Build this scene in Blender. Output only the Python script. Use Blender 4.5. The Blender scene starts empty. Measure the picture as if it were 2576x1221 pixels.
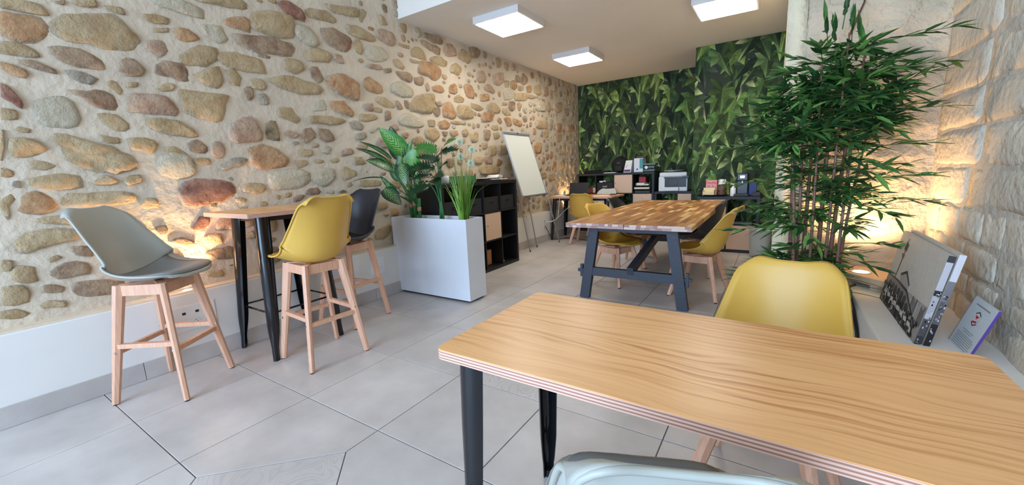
import bpy, bmesh, math, random
from mathutils import Vector, Matrix, noise
random.seed(7)
S = bpy.context.scene
COL = S.collection
PI = math.pi
def srgb(r, g, b):
    f = lambda c: (c/255/12.92) if c/255 <= .04045 else ((c/255+.055)/1.055)**2.4
    return (f(r), f(g), f(b), 1)
# ---------------------------------------------------------------- camera
YAW, PITCH, ROLL, FPX = .5818, .1737, .0429, 1014.4
cy, sy, cp, sp, cr, sr = math.cos(YAW), math.sin(YAW), math.cos(PITCH), math.sin(PITCH), math.cos(ROLL), math.sin(ROLL)
Fw = Vector((-sy*cp, cy*cp, -sp)); Rt = Vector((cy, sy, 0)); Dn = Fw.cross(Rt)
R2 = cr*Rt + sr*Dn; D2 = -sr*Rt + cr*Dn
cam_data = bpy.data.cameras.new('camera'); cam = bpy.data.objects.new('camera', cam_data); COL.objects.link(cam)
M = Matrix((( R2.x, -D2.x, -Fw.x), (R2.y, -D2.y, -Fw.y), (R2.z, -D2.z, -Fw.z))).to_4x4()
M.translation = Vector((0, 0, 1.2153)); cam.matrix_world = M
cam_data.sensor_width = 36; cam_data.lens = 36*FPX/2576; cam_data.clip_start = .02
S.camera = cam
S.view_settings.view_transform = 'Standard'; S.view_settings.look = 'None'
S.view_settings.gamma = 1; S.view_settings.use_curve_mapping = False
S.view_settings.exposure = 0.0
# ---------------------------------------------------------------- world and daylight
w = bpy.data.worlds.new('world'); S.world = w; w.use_nodes = True
w.node_tree.nodes['Background'].inputs[0].default_value = (.62, .76, 1, 1)
w.node_tree.nodes['Background'].inputs[1].default_value = .35
def area(name, loc, rot, sx, sy_, power, col):
    l = bpy.data.lights.new(name, 'AREA'); l.shape = 'RECTANGLE'; l.size = sx; l.size_y = sy_
    l.energy = power; l.color = col
    o = bpy.data.objects.new(name, l); o.location = loc; o.rotation_euler = rot; COL.objects.link(o); return o
dl = area('shop_window_daylight', (-1.5, -3.45, 1.75), (math.radians(74), 0, math.radians(-6)), 4.0, 2.8, 345, (.51, .71, 1)); dl.data.spread = math.radians(150)
def spot(name, loc, aim, power, ang, col=(1, .64, .34), blend=.7, rad=.03):
    l = bpy.data.lights.new(name, 'SPOT'); l.energy = power; l.spot_size = ang; l.spot_blend = blend
    l.color = col; l.shadow_soft_size = rad
    o = bpy.data.objects.new(name, l); o.location = loc
    o.rotation_euler = (Vector(aim)-Vector(loc)).to_track_quat('-Z', 'Y').to_euler(); COL.objects.link(o)
# ---------------------------------------------------------------- materials
MATS = {}
def nt(name):
    m = bpy.data.materials.new(name); m.use_nodes = True; n = m.node_tree
    return m, n, n.nodes['Principled BSDF']
def mat(name, c, rough=.5, metal=0, var=0.0, scale=8, bump=0.0, bscale=40, emit=0, rnd=0.0, stretch=None, spec=None, coord='Object', detail=4):
    if name in MATS: return MATS[name]
    m, n, b = nt(name); MATS[name] = m
    b.inputs['Base Color'].default_value = c; b.inputs['Roughness'].default_value = rough; b.inputs['Metallic'].default_value = metal
    if spec is not None: b.inputs['Specular IOR Level'].default_value = spec
    if emit: b.inputs['Emission Color'].default_value = c; b.inputs['Emission Strength'].default_value = emit
    N = n.nodes; L = n.links
    tc = N.new('ShaderNodeTexCoord'); mp = N.new('ShaderNodeMapping'); L.new(tc.outputs[coord], mp.inputs[0])
    if stretch: mp.inputs['Scale'].default_value = stretch
    src = None
    if var:
        t = N.new('ShaderNodeTexNoise'); t.inputs['Scale'].default_value = scale; t.inputs['Detail'].default_value = detail; L.new(mp.outputs[0], t.inputs[0])
        r = N.new('ShaderNodeMapRange'); r.inputs[1].default_value = .3; r.inputs[2].default_value = .7
        r.inputs[3].default_value = 1-var; r.inputs[4].default_value = 1+var; L.new(t.outputs[0], r.inputs[0])
        h = N.new('ShaderNodeHueSaturation'); h.inputs['Color'].default_value = c; L.new(r.outputs[0], h.inputs['Value']); L.new(h.outputs[0], b.inputs['Base Color'])
        src = h
        if rnd:
            oi = N.new('ShaderNodeObjectInfo'); r2 = N.new('ShaderNodeMapRange'); r2.inputs[3].default_value = 1-rnd; r2.inputs[4].default_value = 1+rnd
            L.new(oi.outputs['Random'], r2.inputs[0]); mu = N.new('ShaderNodeMath'); mu.operation = 'MULTIPLY'
            L.new(r.outputs[0], mu.inputs[0]); L.new(r2.outputs[0], mu.inputs[1]); L.new(mu.outputs[0], h.inputs['Value'])
    if bump:
        t = N.new('ShaderNodeTexNoise'); t.inputs['Scale'].default_value = bscale; t.inputs['Detail'].default_value = 6; L.new(mp.outputs[0], t.inputs[0])
        bp = N.new('ShaderNodeBump'); bp.inputs['Strength'].default_value = bump; bp.inputs['Distance'].default_value = .02
        L.new(t.outputs[0], bp.inputs['Height']); L.new(bp.outputs[0], b.inputs['Normal'])
    return m
def wood(name, light, dark, axis='x', rings=55, amp=22, rough=.42, ns=2.2, fine=.12, rnd=0.0, lo=.35, hi=.8, bump=.05):
    """long grain running along one object axis, wavy rings across"""
    if name in MATS: return MATS[name]
    m, n, b = nt(name); MATS[name] = m; N = n.nodes; L = n.links
    tc = N.new('ShaderNodeTexCoord'); mp = N.new('ShaderNodeMapping'); L.new(tc.outputs['Object'], mp.inputs[0])
    mp.inputs['Scale'].default_value = {'x': (.16, 1, 1), 'y': (1, .16, 1), 'z': (1, 1, .16)}[axis]
    t = N.new('ShaderNodeTexNoise'); t.inputs['Scale'].default_value = ns; t.inputs['Detail'].default_value = 3; t.inputs['Roughness'].default_value = .55
    if rnd:
        oi = N.new('ShaderNodeObjectInfo'); va = N.new('ShaderNodeVectorMath'); va.operation = 'ADD'
        mk = N.new('ShaderNodeMath'); mk.operation = 'MULTIPLY'; mk.inputs[1].default_value = 37; L.new(oi.outputs['Random'], mk.inputs[0])
        L.new(mp.outputs[0], va.inputs[0]); L.new(mk.outputs[0], va.inputs[1]); L.new(va.outputs[0], t.inputs[0])
    else: L.new(mp.outputs[0], t.inputs[0])
    sx = N.new('ShaderNodeSeparateXYZ'); L.new(tc.outputs['Object'], sx.inputs[0])
    a = N.new('ShaderNodeMath'); a.operation = 'MULTIPLY'; a.inputs[1].default_value = rings; L.new(sx.outputs[{'x': 1, 'y': 0, 'z': 0}[axis]], a.inputs[0])
    k = N.new('ShaderNodeMath'); k.operation = 'MULTIPLY_ADD'; k.inputs[1].default_value = amp; L.new(t.outputs[0], k.inputs[0]); L.new(a.outputs[0], k.inputs[2])
    s = N.new('ShaderNodeMath'); s.operation = 'SINE'; L.new(k.outputs[0], s.inputs[0])
    mr = N.new('ShaderNodeMapRange'); mr.inputs[1].default_value = -1; mr.inputs[2].default_value = 1; L.new(s.outputs[0], mr.inputs[0])
    t2 = N.new('ShaderNodeTexNoise'); t2.inputs['Scale'].default_value = 60; t2.inputs['Detail'].default_value = 3; L.new(mp.outputs[0], t2.inputs[0])
    ad = N.new('ShaderNodeMath'); ad.operation = 'MULTIPLY_ADD'; ad.inputs[1].default_value = fine*4; L.new(t2.outputs[0], ad.inputs[0]); L.new(mr.outputs[0], ad.inputs[2])
    t3 = N.new('ShaderNodeTexNoise'); t3.inputs['Scale'].default_value = 3.1; L.new(mp.outputs[0], t3.inputs[0])
    ml = N.new('ShaderNodeMath'); ml.operation = 'MULTIPLY'; L.new(ad.outputs[0], ml.inputs[0]); L.new(t3.outputs[0], ml.inputs[1])
    mr2 = N.new('ShaderNodeMapRange'); mr2.inputs[1].default_value = lo*.5; mr2.inputs[2].default_value = hi; L.new(ml.outputs[0], mr2.inputs[0])
    mx = N.new('ShaderNodeMix'); mx.data_type = 'RGBA'; mx.inputs['A'].default_value = light; mx.inputs['B'].default_value = dark; L.new(mr2.outputs[0], mx.inputs['Factor'])
    out = mx.outputs['Result']
    if rnd:
        h = N.new('ShaderNodeHueSaturation'); r2 = N.new('ShaderNodeMapRange'); r2.inputs[3].default_value = 1-rnd; r2.inputs[4].default_value = 1+rnd
        L.new(oi.outputs['Random'], r2.inputs[0]); L.new(r2.outputs[0], h.inputs['Value']); L.new(out, h.inputs['Color']); out = h.outputs[0]
    L.new(out, b.inputs['Base Color']); b.inputs['Roughness'].default_value = rough
    if bump:
        bp = N.new('ShaderNodeBump'); bp.inputs['Strength'].default_value = bump; bp.inputs['Distance'].default_value = .002; L.new(ad.outputs[0], bp.inputs['Height']); L.new(bp.outputs[0], b.inputs['Normal'])
    return m
def attr_mat(name, rough=.6, var=.1, scale=60, spec=.3, trans=0):
    if name in MATS: return MATS[name]
    m, n, b = nt(name); MATS[name] = m; N = n.nodes; L = n.links
    a = N.new('ShaderNodeAttribute'); a.attribute_name = 'Col'
    t = N.new('ShaderNodeTexNoise'); t.inputs['Scale'].default_value = scale; tc = N.new('ShaderNodeTexCoord'); L.new(tc.outputs['Object'], t.inputs[0])
    r = N.new('ShaderNodeMapRange'); r.inputs[1].default_value = .3; r.inputs[2].default_value = .7; r.inputs[3].default_value = 1-var; r.inputs[4].default_value = 1+var
    L.new(t.outputs[0], r.inputs[0]); h = N.new('ShaderNodeHueSaturation'); L.new(a.outputs['Color'], h.inputs['Color']); L.new(r.outputs[0], h.inputs['Value'])
    L.new(h.outputs[0], b.inputs['Base Color']); b.inputs['Roughness'].default_value = rough; b.inputs['Specular IOR Level'].default_value = spec
    return m
# ---------------------------------------------------------------- mesh builder
class MB:
    def __init__(s): s.v = []; s.f = []; s.c = []
    def add(s, vs, fs, col=None):
        o = len(s.v); s.v += [tuple(p) for p in vs]; s.f += [tuple(i+o for i in f) for f in fs]
        if col is not None: s.c += [col]*len(vs) if not isinstance(col, list) else col
        return s
    def box(s, x0, x1, y0, y1, z0, z1, bev=0, col=None):
        if bev <= 0:
            v = [(x0,y0,z0),(x1,y0,z0),(x1,y1,z0),(x0,y1,z0),(x0,y0,z1),(x1,y0,z1),(x1,y1,z1),(x0,y1,z1)]
            return s.add(v, [(3,2,1,0),(4,5,6,7),(0,1,5,4),(1,2,6,5),(2,3,7,6),(3,0,4,7)], col)
        bm = bmesh.new(); bmesh.ops.create_cube(bm, size=1)
        for q in bm.verts: q.co = Vector(((x0+x1)/2+q.co.x*(x1-x0), (y0+y1)/2+q.co.y*(y1-y0), (z0+z1)/2+q.co.z*(z1-z0)))
        bmesh.ops.bevel(bm, geom=list(bm.edges), offset=bev, segments=2, affect='EDGES', profile=.6)
        bm.verts.ensure_lookup_table(); vs = [q.co[:] for q in bm.verts]; fs = [[q.index for q in f.verts] for f in bm.faces]; bm.free()
        return s.add(vs, fs, col)
    def bar(s, a, b, w, h, w2=None, h2=None, up=(0,0,1), seg=4, col=None):
        """tapered bar from a to b; seg 4 = rectangular, more = elliptical"""
        a = Vector(a); b = Vector(b); d = (b-a).normalized(); u = Vector(up)
        if abs(d.dot(u)) > .97: u = Vector((0,1,0))
        x = d.cross(u).normalized(); y = x.cross(d).normalized(); w2 = w if w2 is None else w2; h2 = h if h2 is None else h2
        vs = []
        for p, ww, hh in ((a, w, h), (b, w2, h2)):
            for i in range(seg):
                t = 2*PI*(i+.5)/seg
                c, q = math.cos(t), math.sin(t)
                if seg == 4: c = math.copysign(1, c); q = math.copysign(1, q)
                elif seg == 8:
                    c = max(-.5, min(.5, c*.62))*2; q = max(-.5, min(.5, q*.62))*2
                vs.append(p + x*c*ww/2 + y*q*hh/2)
        fs = [tuple(range(seg-1, -1, -1)), tuple(range(seg, 2*seg))] + [(i, (i+1) % seg, seg+(i+1) % seg, seg+i) for i in range(seg)]
        return s.add(vs, fs, col)
    def tube(s, pts, r, seg=8, r2=None, col=None, closed=False):
        pts = [Vector(p) for p in pts]; n = len(pts); vs = []; fs = []
        prev = None
        for i, p in enumerate(pts):
            if closed: d = (pts[(i+1) % n]-pts[i-1]).normalized()
            else: d = (pts[min(i+1, n-1)]-pts[max(i-1, 0)]).normalized()
            u = prev if prev is not None else (Vector((0,0,1)) if abs(d.z) < .9 else Vector((1,0,0)))
            x = d.cross(u); x = x.normalized() if x.length > 1e-6 else Vector((1,0,0)); y = x.cross(d).normalized(); prev = y
            rr = r if r2 is None else r+(r2-r)*i/(n-1)
            for k in range(seg):
                t = 2*PI*k/seg; vs.append(p+x*math.cos(t)*rr+y*math.sin(t)*rr)
        m = n if closed else n-1
        for i in range(m):
            for k in range(seg):
                j = (i+1) % n
                fs.append((i*seg+k, i*seg+(k+1) % seg, j*seg+(k+1) % seg, j*seg+k))
        if not closed: fs += [tuple(range(seg-1, -1, -1)), tuple(range((n-1)*seg, n*seg))]
        return s.add(vs, fs, col)
    def lathe(s, prof, cx=0, cy_=0, seg=20, col=None, sx=1, sy2=1):
        vs = []; fs = []
        for r, z in prof:
            for k in range(seg):
                t = 2*PI*k/seg; vs.append((cx+r*sx*math.cos(t), cy_+r*sy2*math.sin(t), z))
        for i in range(len(prof)-1):
            for k in range(seg): fs.append((i*seg+k, i*seg+(k+1) % seg, (i+1)*seg+(k+1) % seg, (i+1)*seg+k))
        fs.append(tuple(range(seg-1, -1, -1))); fs.append(tuple(range((len(prof)-1)*seg, len(prof)*seg)))
        return s.add(vs, fs, col)
    def grid(s, P, col=None):
        n = len(P); m = len(P[0]); vs = [p for r in P for p in r]
        return s.add(vs, [(i*m+j, i*m+j+1, (i+1)*m+j+1, (i+1)*m+j) for i in range(n-1) for j in range(m-1)], col)
    def thick(s, P, t):
        """grid with thickness t along its normals and a closed rim"""
        n = len(P); m = len(P[0]); P = [[Vector(q) for q in r] for r in P]; Q = []
        for i in range(n):
            r = []
            for j in range(m):
                a = P[min(i+1, n-1)][j]-P[max(i-1, 0)][j]; b = P[i][min(j+1, m-1)]-P[i][max(j-1, 0)]
                nn = a.cross(b); nn = nn.normalized() if nn.length > 1e-9 else Vector((0,0,1)); r.append(P[i][j]-nn*t)
            Q.append(r)
        vs = [p for r in P for p in r]+[p for r in Q for p in r]; o = n*m; fs = []
        for i in range(n-1):
            for j in range(m-1):
                a, b, c, d = i*m+j, i*m+j+1, (i+1)*m+j+1, (i+1)*m+j
                fs += [(a, b, c, d), (o+d, o+c, o+b, o+a)]
        ring = [j for j in range(m)]+[i*m+m-1 for i in range(1, n)]+[(n-1)*m+j for j in range(m-2, -1, -1)]+[i*m for i in range(n-2, 0, -1)]
        for k in range(len(ring)): a = ring[k]; b = ring[(k+1) % len(ring)]; fs.append((b, a, o+a, o+b))
        s.add(vs, fs); return [vs[k] for k in ring]
    def mesh(s, name, m, smooth=False):
        me = bpy.data.meshes.new(name); me.from_pydata(s.v, [], s.f)
        for x in (m if isinstance(m, list) else [m]): me.materials.append(x)
        if s.c and len(s.c) == len(s.v):
            ca = me.color_attributes.new('Col', 'FLOAT_COLOR', 'POINT')
            ca.data.foreach_set('color', [q for c in s.c for q in c])
        if smooth: me.polygons.foreach_set('use_smooth', [True]*len(me.polygons))
        me.update(); return me
    def build(s, name, m, parent=None, smooth=False, kind=None, loc=None):
        o = bpy.data.objects.new(name, s.mesh(name, m, smooth)); COL.objects.link(o)
        if parent: o.parent = parent
        if kind: o['kind'] = kind
        if loc: o.location = loc
        if smooth == 'auto':
            o.data.set_sharp_from_angle(angle=math.radians(35))
        return o
def tag(o, label, cat, group=None):
    o['label'] = label; o['category'] = cat
    if group: o['group'] = group
    return o
def thing(name, label, cat, loc=(0,0,0), rz=0, group=None):
    o = bpy.data.objects.new(name, None); COL.objects.link(o); o.location = loc; o.rotation_euler = (0, 0, rz); o.empty_display_size = .1
    return tag(o, label, cat, group)
def inst(name, me, parent=None, loc=(0,0,0), rot=(0,0,0), scale=(1,1,1)):
    o = bpy.data.objects.new(name, me); COL.objects.link(o); o.location = loc; o.rotation_euler = rot; o.scale = scale
    if parent: o.parent = parent
    return o
def crom(P, n):
    """Catmull-Rom resample of a list of tuples"""
    out = []; k = len(P)-1
    for i in range(n):
        t = i*k/(n-1); j = min(int(t), k-1); t -= j
        a, b, c, d = P[max(j-1, 0)], P[j], P[j+1], P[min(j+2, k)]
        out.append(tuple(.5*((2*q)+(-p+r)*t+(2*p-5*q+4*r-s_)*t*t+(-p+3*q-3*r+s_)*t**3) for p, q, r, s_ in zip(a, b, c, d)))
    return out
# ================================================================ SETTING
XW = -3.41; XP = -3.315; ZC = 2.83; YB = 7.80
mortar = mat('lime_mortar', srgb(204, 189, 168), .9, var=.10, scale=2.2, bump=.5, bscale=22)
def patch_bump(m, s2, d2, st=.6):
    n = m.node_tree; b = n.nodes['Principled BSDF']; N = n.nodes; L = n.links
    old = b.inputs['Normal'].links[0].from_node
    t = N.new('ShaderNodeTexNoise'); t.inputs['Scale'].default_value = s2; t.inputs['Detail'].default_value = 8; tc = N.new('ShaderNodeTexCoord'); L.new(tc.outputs['Object'], t.inputs[0])
    bp = N.new('ShaderNodeBump'); bp.inputs['Strength'].default_value = st; bp.inputs['Distance'].default_value = d2; L.new(t.outputs[0], bp.inputs['Height']); L.new(old.outputs[0], bp.inputs['Normal']); L.new(bp.outputs[0], b.inputs['Normal'])
patch_bump(mortar, 6, .03)
def stone_mat(k, c, blot):
    m, n, b = nt('stone_'+k); N = n.nodes; L = n.links
    tc = N.new('ShaderNodeTexCoord')
    t = N.new('ShaderNodeTexNoise'); t.inputs['Scale'].default_value = 11; t.inputs['Detail'].default_value = 7; t.inputs['Roughness'].default_value = .65; L.new(tc.outputs['Object'], t.inputs[0])
    r = N.new('ShaderNodeMapRange'); r.inputs[1].default_value = .40; r.inputs[2].default_value = .66; L.new(t.outputs[0], r.inputs[0])
    mx = N.new('ShaderNodeMix'); mx.data_type = 'RGBA'; mx.inputs['A'].default_value = c; mx.inputs['B'].default_value = blot; L.new(r.outputs[0], mx.inputs['Factor'])
    oi = N.new('ShaderNodeObjectInfo'); r2 = N.new('ShaderNodeMapRange'); r2.inputs[3].default_value = .94; r2.inputs[4].default_value = 1.08; L.new(oi.outputs['Random'], r2.inputs[0])
    h = N.new('ShaderNodeHueSaturation'); L.new(mx.outputs['Result'], h.inputs['Color']); L.new(r2.outputs[0], h.inputs['Value']); L.new(h.outputs[0], b.inputs['Base Color'])
    b.inputs['Roughness'].default_value = .9
    at_ = N.new('ShaderNodeAttribute'); at_.attribute_name = 'Col'; t5 = N.new('ShaderNodeTexNoise'); t5.inputs['Scale'].default_value = 20; t5.inputs['Detail'].default_value = 5; L.new(tc.outputs['Object'], t5.inputs[0])
    k1 = N.new('ShaderNodeMath'); k1.operation = 'MULTIPLY_ADD'; k1.inputs[1].default_value = 1.0; L.new(t5.outputs[0], k1.inputs[0]); L.new(at_.outputs['Fac'], k1.inputs[2])
    k2 = N.new('ShaderNodeMapRange'); k2.inputs[1].default_value = .55; k2.inputs[2].default_value = 1.1; L.new(k1.outputs[0], k2.inputs[0])
    mz = N.new('ShaderNodeMix'); mz.data_type = 'RGBA'; mz.inputs['A'].default_value = srgb(204, 189, 168); L.new(h.outputs[0], mz.inputs['B']); L.new(k2.outputs[0], mz.inputs['Factor']); L.new(mz.outputs['Result'], b.inputs['Base Color'])
    t2 = N.new('ShaderNodeTexNoise'); t2.inputs['Scale'].default_value = 34; t2.inputs['Detail'].default_value = 8; t2.inputs['Roughness'].default_value = .65; L.new(tc.outputs['Object'], t2.inputs[0])
    vo = N.new('ShaderNodeTexNoise'); vo.inputs['Scale'].default_value = 13; vo.inputs['Detail'].default_value = 3; L.new(tc.outputs['Object'], vo.inputs[0])
    ad = N.new('ShaderNodeMath'); ad.operation = 'ADD'; L.new(t2.outputs[0], ad.inputs[0]); L.new(vo.outputs[0], ad.inputs[1])
    bp = N.new('ShaderNodeBump'); bp.inputs['Strength'].default_value = 1.0; bp.inputs['Distance'].default_value = .034; L.new(ad.outputs[0], bp.inputs['Height']); L.new(bp.outputs[0], b.inputs['Normal'])
    return m
mixm = lambda c, f: tuple(x*(1-f)+y*f for x, y in zip(c, (208, 192, 166)))
SM = {k: stone_mat(n, srgb(*mixm(a, .26)), srgb(*mixm(b, .06))) for k, n, a, b in (
    ('t', 'ochre', (206, 178, 134), (184, 152, 108)), ('o', 'orange', (206, 160, 112), (176, 122, 80)), ('b', 'brown', (182, 150, 118), (142, 110, 86)),
    ('p', 'pink', (206, 174, 146), (178, 136, 112)), ('r', 'red', (170, 110, 86), (128, 76, 64)), ('w', 'white', (220, 208, 182), (204, 190, 160)),
    ('g', 'grey', (190, 176, 156), (154, 140, 122)), ('d', 'dark', (150, 128, 92), (70, 58, 48)))}
def bumpy_wall(name, p0, du, dv, nu, nv, normal, amp, m, depth=.12, f=3.0):
    """wall skin with uneven relief, as a grid closed at the back"""
    p0, du, dv, nn = Vector(p0), Vector(du), Vector(dv), Vector(normal)
    P = []
    for i in range(nu+1):
        r = []
        for j in range(nv+1):
            q = p0+du*(i/nu)+dv*(j/nv)
            h = noise.noise(q*f)*amp + noise.noise(q*f*4)*amp*.35
            r.append(q+nn*h)
        P.append(r)
    b = MB(); b.thick(P, depth); return b.build(name, m, smooth=True, kind='structure')
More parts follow.
